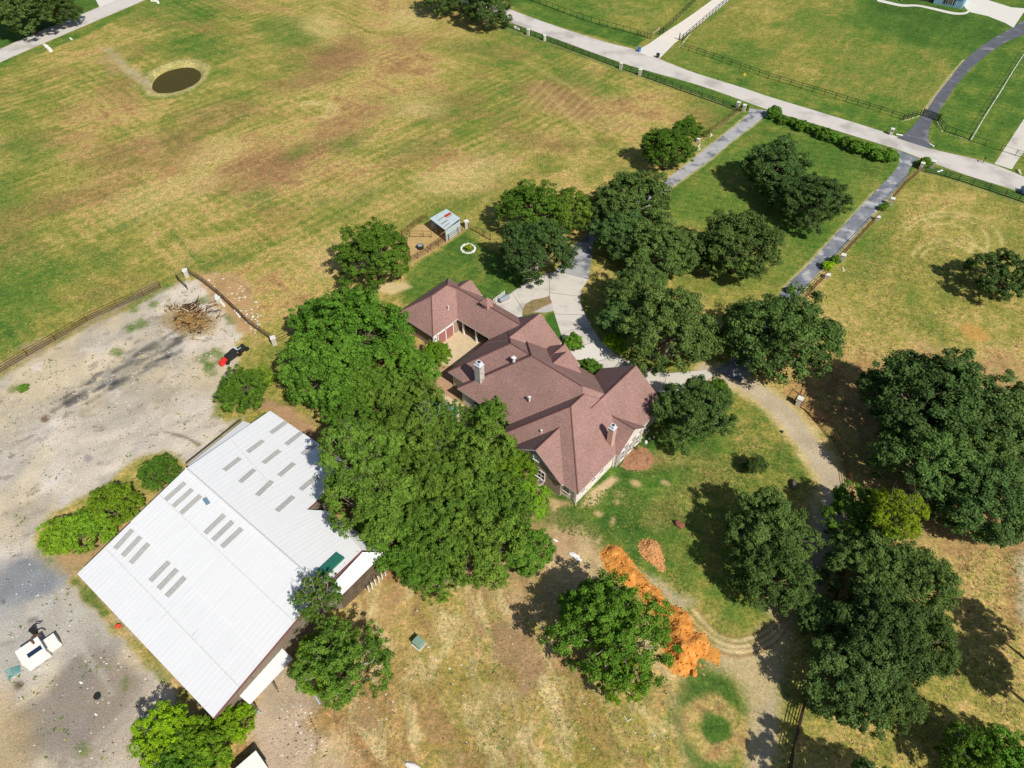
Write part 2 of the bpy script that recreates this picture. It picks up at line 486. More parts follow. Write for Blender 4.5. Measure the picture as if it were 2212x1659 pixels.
    # gravel loop road
    gl = [(1532, 803), (1570, 812), (1620, 836), (1680, 880), (1735, 940), (1775, 1000), (1797, 1045), (1802, 1090), (1790, 1160), (1770, 1230), (1720, 1300)]
    lay(line(gl, 4.6, .6, .5), (216, 194, 140), .4)
    lay(line(gl, 2.7, .6, .5), (208, 190, 164), .12, mott=.2)
    lay(line(gl, .5, .3, .3) * .4, (196, 178, 136), .3)
    # ground under the right oaks: leaf litter
    lay(poly([(1830, 900), (1990, 740), (2240, 800), (2240, 1180), (1960, 1200), (1830, 1050)], 3, 3) * .5, (176, 146, 104), .4)
    # dirt lot on the left
    lot = [(-80, 850), (0, 818), (60, 782), (200, 702), (352, 632), (395, 612), (470, 590), (520, 640), (545, 690), (510, 740), (520, 790), (470, 850), (452, 905), (530, 900), (470, 950), (410, 1005), (350, 975), (300, 985), (230, 1040), (160, 1080), (95, 1110), (70, 1180), (100, 1240), (170, 1250), (300, 1390), (460, 1560), (460, 1720), (-100, 1720)]
    ml = poly(lot, .7, 1.2)
    base = alb(220, 206, 190)[None, :] * (1 + .30 * (fbm(wx / 7, wy / 5, 70, 5) - .5))[:, None]
    warm = sstep(.45, .7, fbm(wx / 12, wy / 12, 71, 3))[:, None]
    base = base * (1 - warm * .6) + alb(214, 194, 156)[None, :] * warm * .6
    gy_ = sstep(.52, .66, fbm(wx / 5, wy / 8, 72, 4))[:, None]
    base = base * (1 - gy_ * .35) + alb(168, 164, 160)[None, :] * gy_ * .35
    a, b = rot(wx, wy, 28); base = base * (1 + .40 * (fbm(a / 6, b / 1.6, 77, 4) - .5) + .16 * (fbm(Xs / .9, Ys / .9, 78, 3) - .5))[:, None]
    lay(ml, base, .15, mott=.10)
    sp = sstep(.70, .76, fbm(a / 2.2, b / .8, 79, 4)); lay(ml * sp * .5, (130, 120, 110), .1)
    sp = sstep(.68, .76, fbm(Xs / 3.5 + 40, Ys / 3.5, 83, 4)); lay(ml * sp * .6, (232, 222, 214), .1)
    lay(poly([(0, 1290), (110, 1230), (170, 1240), (300, 1390), (210, 1460), (60, 1480), (0, 1450)], 3, 3) * .7, (186, 184, 180), .08, mott=.2)
    lay(poly([(-40, 1260), (10, 1215), (80, 1195), (150, 1240), (130, 1290), (40, 1320), (-60, 1340)], 1.5, 1.6) * .85, (138, 146, 156), .05, mott=.3, seed=73)
    lay(poly([(160, 1400), (235, 1390), (320, 1470), (300, 1500), (250, 1560), (180, 1640), (40, 1620), (30, 1560), (90, 1480)], 1.6, 2.0) * .85, (146, 136, 126), .08, mott=.2, seed=74)
    lay(poly([(230, 1400), (340, 1480), (300, 1659), (160, 1700), (200, 1560)], 2, 2.4) * .5, (176, 158, 138), .12)
    lay(poly([(0, 1480), (30, 1520), (60, 1600), (40, 1700), (-60, 1700)], 2, 2) * .7, (196, 170, 128), .3)
    lay(line([(150, 1655), (250, 1560), (330, 1470)], .5, .4, .3) * .5, (196, 186, 172), .05)
    lay(line([(30, 1510), (120, 1440), (180, 1405)], .5, .3, .3) * .6, (204, 196, 184), .05)
    lay(line([(170, 1390), (220, 1460), (240, 1500)], .6, .3, .3) * .5, (200, 192, 180), .05)
    # scorched ash streak
    ash = poly([(250, 770), (330, 735), (400, 728), (345, 790), (300, 820), (235, 835), (180, 880), (128, 870), (150, 845), (200, 815)], .9, 2.2, 0, 75, 2.0)
    a, b = rot(Xs, Ys, 25); fr_ = fbm(a / 2.0, b / .6, 76, 5)
    lay(ash * (.10 + .45 * sstep(.42, .50, fr_)), (132, 130, 124), .05, mott=.5)
    ra = random.Random(55)
    for k in range(46):
        t = ra.random(); cx = 140 + 250 * t + ra.gauss(0, 10); cy = 868 - 125 * t + ra.gauss(0, 11 + 10 * math.sin(PI * t)); q = ra.uniform(4, 17)
        lay(line([(cx - q, cy + q * .55), (cx + ra.uniform(-3, 3), cy + ra.uniform(-2, 2)), (cx + q, cy - q * .5)], ra.uniform(.2, 1.1), .25, .5, 300 + k) * ra.uniform(.45, .9), ra.choice([(70, 72, 72), (92, 92, 88), (112, 108, 100)]), .05, mott=.4)
    for cx, cy, rx, ry, c in ((98, 905, 7, 6, (110, 78, 52)), (62, 945, 18, 3, (120, 116, 110)), (25, 985, 8, 3, (110, 110, 108)), (8, 1300, 7, 8, (96, 74, 54)), (78, 1305, 6, 3, (96, 92, 92)), (70, 1340, 14, 6, (140, 130, 122)), (190, 990, 10, 9, (164, 154, 150)), (40, 1480, 6, 6, (100, 86, 74)), (478, 930, 9, 3, (120, 104, 84))):
        lay(poly(ring_poly(cx, cy, rx, ry, 12, -25), .3, .4) * .85, c, .05)
    lay(line([(354, 932), (400, 945), (430, 960)], .35, .2, .2) * .9, (120, 106, 90), .05)
    for k in range(16):
        rr = random.Random(200 + k); cx, cy = rr.uniform(20, 420), rr.uniform(880, 1160)
        if cy > 1060 and cx > 120: continue
        lay(line([(cx, cy), (cx + rr.uniform(20, 50), cy - rr.uniform(10, 26))], rr.uniform(.3, .8), .4, .4, 80 + k) * .35, (150, 142, 134), .05)
    for cx, cy, rx, ry in ((46, 840, 20, 9), (258, 760, 14, 10), (300, 700, 10, 12), (290, 670, 10, 8), (285, 708, 18, 5), (450, 800, 14, 14), (445, 780, 12, 9), (500, 690, 16, 12), (330, 657, 8, 4), (440, 650, 16, 8), (475, 768, 22, 14), (230, 1440, 8, 5), (180, 1610, 9, 14), (270, 1480, 8, 20)):
        lay(poly(ring_poly(cx, cy, rx, ry, 12), .6, 1.4, 0, 81, 1.6) * .75, gcol(.2, .3, 1.2), .9)
    # weeds beside the barn wall and the grass hump
    lay(poly([(230, 1060), (270, 1010), (330, 985), (400, 1010), (380, 1040), (300, 1060), (200, 1130), (100, 1150)], .8, .8), gcol(.58, .3, 2.0), .9)
    lay(poly([(120, 1200), (240, 1160), (300, 1110), (400, 1015), (410, 1020), (300, 1150), (170, 1246), (125, 1220)], .6, .6) * .85, (188, 156, 114), .3)
    lay(line([(165, 1254), (230, 1325), (300, 1400), (380, 1480), (455, 1560)], 1.4, .4, .6) * .85, gcol(.62, .4, 1.2), .8)
    lay(line([(165, 1256), (190, 1284), (228, 1325)], .9, .3, .4) * .8, gcol(.1, .3, 1.2), .9)
    # churned earth by the broken fence
    lay(poly([(430, 592), (500, 590), (545, 620), (548, 660), (560, 690), (560, 740), (500, 690), (450, 640)], .8, 1.4), (196, 160, 116), .4, mott=.25)
    lay(line([(500, 604), (525, 616), (540, 632)], .5, .3, .4) * .6, (140, 114, 84), .3)
    lay(poly([(360, 640), (380, 680), (470, 690), (460, 720), (420, 725), (370, 715), (350, 690)], .8, 1.2) * .7, (178, 156, 112), .4, mott=.3)
    # yard south of the barn
    lay(poly([(540, 1540), (600, 1450), (640, 1455), (690, 1520), (660, 1560), (690, 1590), (740, 1640), (760, 1720), (560, 1720)], 1.2, 1.4) * .9, (214, 190, 166), .1, mott=.14)
    lay(poly([(560, 1490), (610, 1430), (660, 1470), (700, 1520), (600, 1540)], .8, 1.0) * .8, (184, 166, 142), .1, mott=.2)
    lay(poly([(760, 1260), (830, 1210), (900, 1290), (860, 1380), (900, 1500), (950, 1600), (900, 1640), (850, 1500), (790, 1350)], 2.5, 2.5) * .6, (198, 160, 114), .4)
    lay(poly([(1060, 1345), (1110, 1330), (1150, 1380), (1180, 1440), (1130, 1520), (1100, 1480), (1070, 1420)], .8, 1.2) * .85, (176, 140, 110), .3, mott=.16)
    lay(poly([(1070, 1430), (1120, 1520), (1150, 1600), (1120, 1590), (1080, 1500)], .8, 1.2) * .6, (190, 156, 124), .3)
    lay(line([(900, 1300), (930, 1420), (960, 1520), (990, 1659)], 1.2, 1.0, 1.2) * .3, (170, 134, 92), .3)
    lay(line([(935, 1300), (965, 1420), (1000, 1520), (1030, 1659)], 1.0, 1.0, 1.2) * .22, (226, 196, 144), .3)
    for k, pts in enumerate(([(1180, 1500), (1240, 1470), (1300, 1500), (1340, 1600)], [(1110, 1620), (1180, 1560), (1260, 1540)], [(1360, 1470), (1400, 1540), (1430, 1659)], [(1000, 1290), (1080, 1330), (1160, 1330)], [(1290, 1560), (1330, 1620), (1380, 1659)], [(1050, 1360), (1075, 1440), (1120, 1540), (1140, 1659)])):
        lay(line(pts, .5, .45, .5, 90 + k) * .28, (226, 204, 158), .6)
        lay(line([(x + 14, y - 6) for x, y in pts], .4, .4, .5, 96 + k) * .28, (150, 118, 80), .6)
    lay(poly([(960, 1180), (990, 1120), (1200, 1230), (1200, 1300), (1060, 1290), (960, 1260)], 2, 2) * .55, (200, 168, 124), .4)
    lay(poly([(824, 1236), (845, 1232), (850, 1248), (830, 1262)], .5, .6) * .8, (206, 140, 96), .2)
    yard = poly([(760, 1240), (1000, 1180), (1300, 1180), (1480, 1440), (1480, 1720), (740, 1720), (700, 1500)], 4, 5)
    a, b = rot(wx, wy, 105)
    lay(yard * sstep(.50, .62, fbm(a / 5, b / 1.5, 160, 5)) * .75, (222, 198, 150), .7, mott=.3)
    lay(yard * sstep(.54, .66, fbm(a / 4 + 9, b / 1.2, 161, 5)) * .6, (166, 128, 92), .6, mott=.3)
    lay(yard * sstep(.60, .68, fbm(Xs / 4, Ys / 4, 162, 4)) * .5, (158, 140, 70), .9)
    lay(yard * sstep(.50, .60, fbm(wx / 9, wy / 9, 163, 4)) * .5, (212, 178, 140), .4, mott=.2)
    lay(poly([(1480, 1450), (1560, 1460), (1600, 1540), (1590, 1659), (1560, 1700), (1500, 1640), (1465, 1520)], 1.2, 1.6) * .85, gcol(.12, .22, 3.0))
    # rings of poorer grass
    for (cx, cy), r1, r2, d in (((1544, 1572), 3.2, 1.5, .78), ((1614, 953), 1.5, 1.1, .7), ((2105, 718), 2.0, 0.0, .9)):
        c0 = G(cx, cy); rr = np.hypot(Xs - c0[0], Ys - c0[1]) + .9 * (fbm(Xs / 1.3, Ys / 1.3, 95, 3) - .5)
        m = (1 - sstep(r1 - .5, r1 + .5, rr)) * (sstep(r2 - .4, r2 + .4, rr) if r2 else 1)
        if d > .85: lay(m * .7, (214, 160, 92), .4)
        else: lay(m * .9, gcol(d, .3, 1.0))
        if r1 == 3.2: lay(1 - sstep(.9, 1.5, np.hypot(Xs - c0[0] - .2, Ys - c0[1]) + 1.2 * (fbm(Xs, Ys, 96, 3) - .5)), gcol(.02, .2, 1.0))
    # circular tyre marks on the east pasture and the big field
    def arc(cx, cy, rx, ry, a0, a1): return [(cx + rx * math.cos(R(a)), cy - ry * math.sin(R(a))) for a in np.linspace(a0, a1, 18)]
    for k, q in enumerate((arc(2040, 525, 95, 58, 150, -20), arc(2040, 525, 62, 42, 140, -30), arc(2045, 530, 120, 72, 150, 0), arc(2050, 560, 80, 42, 170, 30), arc(2050, 560, 60, 30, 175, 20), arc(680, 238, 52, 20, 120, -60), arc(670, 240, 40, 15, 120, -70), arc(676, 239, 46, 17, 110, -60))):
        lay(line(q, .42, .35, .25, 100 + k, False) * (.75 if k < 5 else .85), (226, 204, 146), .6)
    for k in range(15):
        o = k * 17
        lay(line([(1120 + o * .95, 230 + o * .25), (1175 + o * .95, 172 + o * .35)], .5, .4, .3, 120 + k) * .5, (214, 186, 128), .6)
        lay(line([(1150 + o * .5, 175 + o * .5), (1250 + o * .3, 245 + o * .55)], .5, .4, .3, 140 + k) * (.25 if k < 9 else 0), (214, 184, 126), .6)
    lay(line([(1130, 130), (1250, 200), (1330, 280)], 1.2, .8, .6) * .4, (206, 186, 116), .6)
    lay(line([(600, 490), (640, 530), (690, 560)], .8, .6, .5) * .0, (120, 140, 60))
    for k, q in enumerate(([(370, 495), (400, 535), (430, 570), (450, 590)], [(1700, 700), (1760, 730), (1830, 790)])):
        lay(line(q, .8, .5, .5, 150 + k) * .7, gcol(.2, .2, 1.5))
    # pond bank
    pc = G(380, 168); pr = np.hypot((Xs - pc[0]) / 5.0, (Ys - pc[1]) / 6.8) + .10 * (fbm(Xs / 3.0, Ys / 3.0, 98, 2) - .5)
    wob = .12 * (fbm(Xs / 3, Ys / 3, 97, 3) - .5)
    ang = np.arctan2(Ys - pc[1], Xs - pc[0])
    lay((1 - sstep(1.5, 1.85, pr + wob)) * .8, gcol(.52, .4, 1.4))
    lay((1 - sstep(1.62, 1.8, pr + wob)) * sstep(1.38, 1.5, pr + wob) * sstep(-.2, .5, np.cos(ang + 1.0)) * .6, gcol(.15, .2, 1.2))
    lay((1 - sstep(1.45, 1.62, pr + wob)) * .7, (196, 182, 130), .7, mott=.4)
    lay((1 - sstep(1.2, 1.5, pr + wob)) * sstep(.9, 1.2, -np.sin(ang) + .8) * .8, (196, 176, 132), .3, mott=.35)
    lay(1 - sstep(.99, 1.10, pr + wob * .3), (190, 160, 60), .2)
    lay(line([(235, 108), (262, 138), (290, 160), (315, 180)], 2.0, 1.2, 1.4) * .7, (196, 180, 150), .2, mott=.3)
    lay(poly([(230, 120), (262, 150), (240, 165), (205, 135)], 1.5, 2) * .6, (172, 146, 104), .4)
    # dry strip and bark under the fences
    for q in ([(1082, 58), (1206, 100), (1345, 152), (1500, 205), (1595, 243)], [(1990, 372), (2100, 404), (2230, 446)], [(1600, 240), (1500, 310)], [(1975, 372), (1735, 645)]):
        lay(line(q, .9, .5, .4) * .45, (190, 170, 120), .5)
    lay(line([(0, 806), (120, 735), (250, 667), (350, 625)], 1.5, .6, .8) * .55, (160, 146, 124), .3)
    for q in ([(0, 795), (40, 780)], [(60, 750), (85, 742)], [(210, 680), (275, 650), (330, 618)], [(25, 778), (85, 762)]):
        lay(line(q, 1.6, .8, 1.0) * .6, (172, 158, 136), .3)
    # pen floor
    lay(poly([(868, 520), (900, 485), (935, 480), (1000, 490), (1005, 500), (890, 570), (880, 545)], .5, .4), (204, 172, 116), .25, mott=.15)
    # smoke-pale concrete seam along edges of asphalt drives (grass die-back)
    for q, w in (([(1433, 392), (1481, 357), (1571, 285), (1613, 250)], .6), ([(1443, 410), (1531, 347), (1581, 305), (1641, 260)], .6), ([(1889, 415), (1784, 530), (1694, 622)], .6), ([(1929, 415), (1881, 470), (1806, 550), (1739, 622)], .5), ([(2001, 237), (2034, 190), (2084, 130)], .9)):
        lay(line(q, w, .3, .2) * .8, (214, 196, 150), .3)

    zz = np.zeros(Xs.shape)
    bank = np.where(pr < 1.9, .35 * sstep(1.9, 1.45, pr) if False else .0, 0)
    zz = np.where(pr < 1.0, -1.1, np.where(pr < 1.3, -1.1 + (pr - 1.0) / .3 * 1.35, np.where(pr < 1.75, .25 * (1.75 - pr) / .45, 0)))
    zz = zz * (pr < 1.8)
    V = np.stack([Xs, Ys, zz], 1)
    rr_, cc_ = X.shape
    idx = np.arange(rr_ * cc_).reshape(rr_, cc_)
    Fq = np.stack([idx[:-1, :-1], idx[:-1, 1:], idx[1:, 1:], idx[1:, :-1]], -1).reshape(-1, 4)
    me = bpy.data.meshes.new("ground")
    me.vertices.add(len(V)); me.vertices.foreach_set("co", V.ravel())
    me.loops.add(Fq.size); me.loops.foreach_set("vertex_index", Fq.ravel())
    me.polygons.add(len(Fq)); me.polygons.foreach_set("loop_start", np.arange(0, Fq.size, 4)); me.polygons.foreach_set("loop_total", np.full(len(Fq), 4))
    me.update(calc_edges=True)
    ca = me.color_attributes.new("soil", 'FLOAT_COLOR', 'POINT')
    ca.data.foreach_set("color", np.concatenate([np.clip(C, .01, .9), grass[:, None]], 1).astype(np.float32).ravel())
    m = bpy.data.materials.new("grass_and_soil"); m.use_nodes = True
    n, l = m.node_tree.nodes, m.node_tree.links
    b = n["Principled BSDF"]; b.inputs["Roughness"].default_value = .95; b.inputs["Specular IOR Level"].default_value = .1
    at = n.new("ShaderNodeAttribute"); at.attribute_name = "soil"
    tc = n.new("ShaderNodeTexCoord")

    def noise(scale, detail, rough=.6):
        q = n.new("ShaderNodeTexNoise"); q.inputs["Scale"].default_value = scale; q.inputs["Detail"].default_value = detail; q.inputs["Roughness"].default_value = rough
        l.new(tc.outputs["Object"], q.inputs["Vector"]); return q
    na = noise(2.6, 5, .72); nb = noise(.9, 4, .7); nc_ = noise(6.5, 3, .7)

    def ramp(src, p0, c0, p1, c1):
        q = n.new("ShaderNodeValToRGB"); q.color_ramp.elements[0].position = p0; q.color_ramp.elements[1].position = p1
        q.color_ramp.elements[0].color = c0; q.color_ramp.elements[1].color = c1; l.new(src, q.inputs[0]); return q

    def mul(a_, b_, fac):
        q = n.new("ShaderNodeMixRGB"); q.blend_type = 'MULTIPLY'
        if isinstance(fac, float): q.inputs[0].default_value = fac
        else: l.new(fac, q.inputs[0])
        l.new(a_, q.inputs[1]); l.new(b_, q.inputs[2]); return q.outputs[0]
    # fine tufts: greener hollows, paler straw
    r1 = ramp(na.outputs[0], .34, (.46, .60, .44, 1), .66, (1.48, 1.36, 1.34, 1))
    r2 = ramp(nb.outputs[0], .36, (.70, .80, .68, 1), .64, (1.24, 1.16, 1.14, 1))
    r3 = ramp(nc_.outputs[0], .36, (.72, .74, .70, 1), .64, (1.26, 1.24, 1.24, 1))
    c = mul(at.outputs["Color"], r1.outputs[0], at.outputs["Alpha"])
    c = mul(c, r2.outputs[0], at.outputs["Alpha"])
    c = mul(c, r3.outputs[0], .9)
    l.new(c, b.inputs["Base Color"])
    bp = n.new("ShaderNodeBump"); bp.inputs["Strength"].default_value = .55; bp.inputs["Distance"].default_value = .12
    l.new(na.outputs[0], bp.inputs["Height"]); l.new(bp.outputs[0], b.inputs["Normal"])
    me.materials.append(m)
    o = bpy.data.objects.new("ground", me); COL.objects.link(o)
    props(o, kind="structure")
    return o


ground = build_ground()

# ------------------------------------------------------------------ roads, drives, slabs, pond
asph_l = mat("road_surface_pale", tuple(alb(222, 214, 204)), .9, .2, var=.05, scale=.35, stain=tuple(alb(190, 184, 174)), stain_scale=.12, stain_at=.5, bump=.01, bscale=12)
concrete = mat("concrete_pale", tuple(alb(226, 218, 204)), .85, .3, var=.05, scale=.5, stain=tuple(alb(196, 190, 178)), stain_scale=.25, stain_at=.52, bump=.01, bscale=10)
concrete_new = mat("concrete_white", tuple(alb(236, 230, 218)), .8, .3, var=.03, scale=.6, bump=.006, bscale=10)
asph_d = mat("asphalt_worn_blue_grey", tuple(alb(112, 118, 130)), .9, .25, var=.22, scale=.35, col2=tuple(alb(146, 148, 154)), stain=tuple(alb(196, 194, 192)), stain_scale=.45, stain_at=.52, bump=.012, bscale=9)
asph_dd = mat("asphalt_dark", tuple(alb(104, 106, 114)), .9, .25, var=.18, scale=.5, stain=tuple(alb(146, 144, 144)), stain_scale=.22, stain_at=.55, bump=.012, bscale=9)


def sheet(name, left, right, z, m, kind="structure", n=5, thick=0.0):
    """a road sheet between two edge lines given as photograph points"""
    L = smooth_line(polyG(left), n); Rr = smooth_line(polyG(right), n)
    def resample(P, k):
        P = np.array(P); d = np.r_[0, np.cumsum(np.hypot(*np.diff(P, axis=0).T))]
        t = np.linspace(0, d[-1], k); return np.stack([np.interp(t, d, P[:, 0]), np.interp(t, d, P[:, 1])], 1)
    k = max(len(L), len(Rr), 12)
    L = resample(L, k); Rr = resample(Rr, k)
    mb = MB()
    for i in range(k - 1):
        mb.face([(*L[i], z), (*L[i + 1], z), (*Rr[i + 1], z), (*Rr[i], z)])
    # make all normals point up
    mb2 = MB()
    a = np.array(mb.v[:4]); nz = np.cross(a[1] - a[0], a[2] - a[0])[2]
    mb2.v = mb.v; mb2.m = mb.m
    mb2.f = [f if nz > 0 else f[::-1] for f in mb.f]
    o = mb2.build(name, m)
    return props(o, kind=kind)


def flat(name, pts, z, m, kind="structure", parent=None, thick=0.0):
    pg = polyG(pts)
    ar = sum(pg[i][0] * pg[(i + 1) % len(pg)][1] - pg[(i + 1) % len(pg)][0] * pg[i][1] for i in range(len(pg)))
    if ar < 0: pg = pg[::-1]
    mb = MB()
    if thick: mb.prism(pg, z - thick, z)
    else: mb.face([(x, y, z) for x, y in pg])
    o = mb.build(name, m, parent)
    if kind: props(o, kind=kind)
    return o


road = sheet("road", [(940, -50), (1000, -24), (1060, 3), (1106, 22), (1206, 58), (1306, 90), (1376, 108), (1420, 126), (1500, 157), (1606, 190), (1659, 208), (1784, 246), (1909, 285), (2006, 320), (2100, 342), (2159, 360), (2212, 382), (2290, 412)],
             [(920, -22), (1000, 8), (1060, 33), (1106, 50), (1206, 86), (1356, 140), (1516, 186), (1659, 237), (1784, 275), (1936, 322), (1984, 340), (2084, 377), (2196, 412), (2290, 446)], .012, asph_l)
road2 = sheet("road", [(-60, 134), (0, 106), (100, 62), (215, 15), (300, -24), (400, -70)], [(-60, 164), (0, 135), (100, 91), (215, 42), (312, 0), (430, -60)], .012, asph_l)
drive_n = sheet("driveway", [(1376, 112), (1420, 82), (1440, 68), (1490, 35), (1538, 0), (1580, -32)], [(1424, 126), (1452, 98), (1470, 84), (1520, 46), (1577, 0), (1620, -34)], .016, mat("drive_gravel_white", tuple(alb(242, 232, 216)), .9, .2, var=.07, scale=.8, bump=.01, bscale=8))
flat("driveway_apron", [(1374, 110), (1398, 97), (1418, 85), (1455, 96), (1424, 127), (1400, 121)], .020, concrete_new)
asph_w = mat("asphalt_bleached", tuple(alb(186, 184, 182)), .9, .2, var=.14, scale=.5, stain=tuple(alb(122, 126, 134)), stain_scale=.35, stain_at=.50, bump=.01, bscale=9)
drive_1 = sheet("driveway", [(1618, 234), (1613, 250), (1571, 285), (1525, 321), (1481, 357), (1433, 392), (1390, 424), (1340, 456), (1290, 492), (1262, 512), (1231, 540), (1201, 584)], [(1668, 240), (1641, 260), (1612, 282), (1581, 305), (1531, 347), (1443, 410), (1400, 445), (1350, 480), (1310, 502), (1283, 522), (1277, 560), (1272, 604)], .017, asph_w)
drive_2 = sheet("driveway", [(1936, 324), (1943, 352), (1921, 382), (1889, 415), (1836, 472), (1784, 530), (1740, 578), (1694, 622), (1655, 680), (1600, 760), (1545, 800)], [(1984, 342), (1966, 362), (1956, 385), (1929, 415), (1881, 470), (1844, 510), (1806, 550), (1739, 622), (1700, 690), (1650, 780), (1600, 826)], .017, asph_d)
drive_3 = sheet("driveway", [(1936, 298), (1960, 286), (1979, 265), (2001, 237), (2034, 190), (2084, 130), (2134, 90), (2186, 60), (2215, 40), (2260, 0)], [(2010, 322), (2006, 287), (2014, 262), (2026, 245), (2069, 180), (2121, 127), (2171, 92), (2212, 75), (2240, 58), (2290, 14)], .017, asph_dd)
drive_4 = sheet("driveway", [(2148, 354), (2180, 306), (2212, 257), (2260, 190)], [(2186, 366), (2200, 344), (2236, 300), (2290, 240)], .017, concrete)
flat("driveway", [(205, 22), (215, 15), (207, 0), (195, -30), (260, -40), (250, 0)], .018, concrete_new)
sheet("footpath", [(1895, -3), (1946, 9), (1980, 10), (2014, 16), (2058, 26), (2082, 27), (2094, 21)], [(1895, 3), (1946, 14), (1981, 14), (2014, 21), (2058, 31), (2084, 31), (2094, 26)], .018, concrete_new)
flat("patio", [(2088, 20), (2094, 26), (2134, 35), (2172, 50), (2189, 60), (2212, 26), (2240, 20), (2185, 16), (2134, 0), (2130, -14), (2082, -14), (2078, 8)], .022, concrete_new)

# concrete forecourt: the poured slabs are laid edge to edge with open joints
court = flat("forecourt", [(1201, 585), (1272, 603), (1258, 622), (1253, 652), (1266, 682), (1281, 710), (1296, 735), (1331, 765), (1380, 792), (1440, 806), (1530, 798), (1545, 812), (1480, 850), (1430, 850), (1360, 840), (1256, 790), (1216, 735), (1193, 665), (1186, 640), (1120, 670), (1095, 700), (1070, 655), (1106, 630), (1145, 605), (1179, 590)], .012, mat("slab_joint", tuple(alb(150, 140, 126)), .95, .1))
slabs = [[(1202, 586), (1271, 604), (1258, 622), (1254, 640), (1187, 632), (1187, 590)], [(1187, 633), (1254, 641), (1253, 653), (1264, 680), (1198, 678), (1190, 655)], [(1198, 679), (1264, 681), (1280, 710), (1238, 712), (1212, 722)], [(1212, 723), (1238, 713), (1281, 711), (1296, 735), (1262, 745), (1222, 752)],
         [(1222, 753), (1263, 746), (1296, 736), (1331, 765), (1300, 778), (1256, 788)], [(1257, 789), (1301, 779), (1332, 766), (1380, 792), (1350, 834)], [(1351, 835), (1381, 793), (1440, 806), (1430, 848)], [(1431, 849), (1441, 807), (1529, 799), (1543, 812), (1480, 848)],
         [(1186, 591), (1186, 639), (1150, 652), (1130, 668), (1106, 632), (1145, 606), (1180, 591)], [(1106, 633), (1129, 669), (1128, 690), (1100, 700), (1080, 680), (1071, 656)]]
for k, s in enumerate(slabs):
    flat("slab", s, .035, concrete_new if k in (4,) else concrete, None, court, .02)
props(flat("planting_bed", [(1127, 678), (1134, 658), (1150, 648), (1186, 641), (1192, 652), (1194, 672), (1168, 672), (1140, 680)], .05, mat("bed_soil", tuple(alb(158, 134, 96)), .95, .1, var=.25, scale=2.0, stain=tuple(alb(112, 128, 70)), stain_scale=.8, stain_at=.55, bump=.05)), kind="structure")
props(flat("gravel_bed", [(1152, 675), (1172, 664), (1192, 655), (1196, 672), (1178, 676)], .06, mat("pale_gravel", tuple(alb(206, 200, 190)), .95, .1, var=.3, scale=7.0, bump=.05)), kind="structure")
flat("lawn", [(1178, 684), (1186, 678), (1196, 676), (1206, 704), (1218, 728), (1208, 738), (1192, 716), (1180, 700)], .03, mat("lawn_green", tuple(alb(76, 116, 44)), .95, .1, var=.3, scale=1.6, bump=.04))

# house courtyard paving and pool under the trees
pav = mat("courtyard_paving", tuple(alb(224, 200, 160)), .9, .2, var=.10, scale=1.2, bump=.01)
flat("courtyard_paving", [(935, 770), (965, 730), (990, 700), (1040, 740), (1020, 762), (1002, 790), (960, 790)], .014, pav)
flat("pool_terrace", [(890, 870), (950, 845), (1010, 880), (1010, 930), (960, 960), (895, 930)], .014, pav)
water_t = mat("pool_water", tuple(alb(70, 190, 180)), .05, .5, var=.05, scale=1.0)
flat("pool_water", [(905, 885), (950, 868), (990, 885), (985, 915), (945, 925), (908, 908)], .02, water_t)

# the pond
pm = bpy.data.materials.new("pond_water"); pm.use_nodes = True
_b = pm.node_tree.nodes["Principled BSDF"]; _b.inputs["Base Color"].default_value = (.062, .048, .006, 1); _b.inputs["Roughness"].default_value = .25; _b.inputs["Specular IOR Level"].default_value = .06
_n = pm.node_tree.nodes.new("ShaderNodeTexNoise"); _n.inputs["Scale"].default_value = 3
_bp = pm.node_tree.nodes.new("ShaderNodeBump"); _bp.inputs["Strength"].default_value = .12; _bp.inputs["Distance"].default_value = .02
pm.node_tree.links.new(_n.outputs[0], _bp.inputs["Height"]); pm.node_tree.links.new(_bp.outputs[0], _b.inputs["Normal"])
pc = G(380, 168)
rp = random.Random(4)
mbp = MB(); mbp.face([(pc[0] + 5.5 * math.cos(a) * (1 + .03 * math.sin(3 * a + 1)), pc[1] + 7.3 * math.sin(a) * (1 + .04 * math.sin(2 * a)), -.62) for a in [2 * PI * k / 40 for k in range(40)]])
props(mbp.build("pond_water", pm), kind="structure")
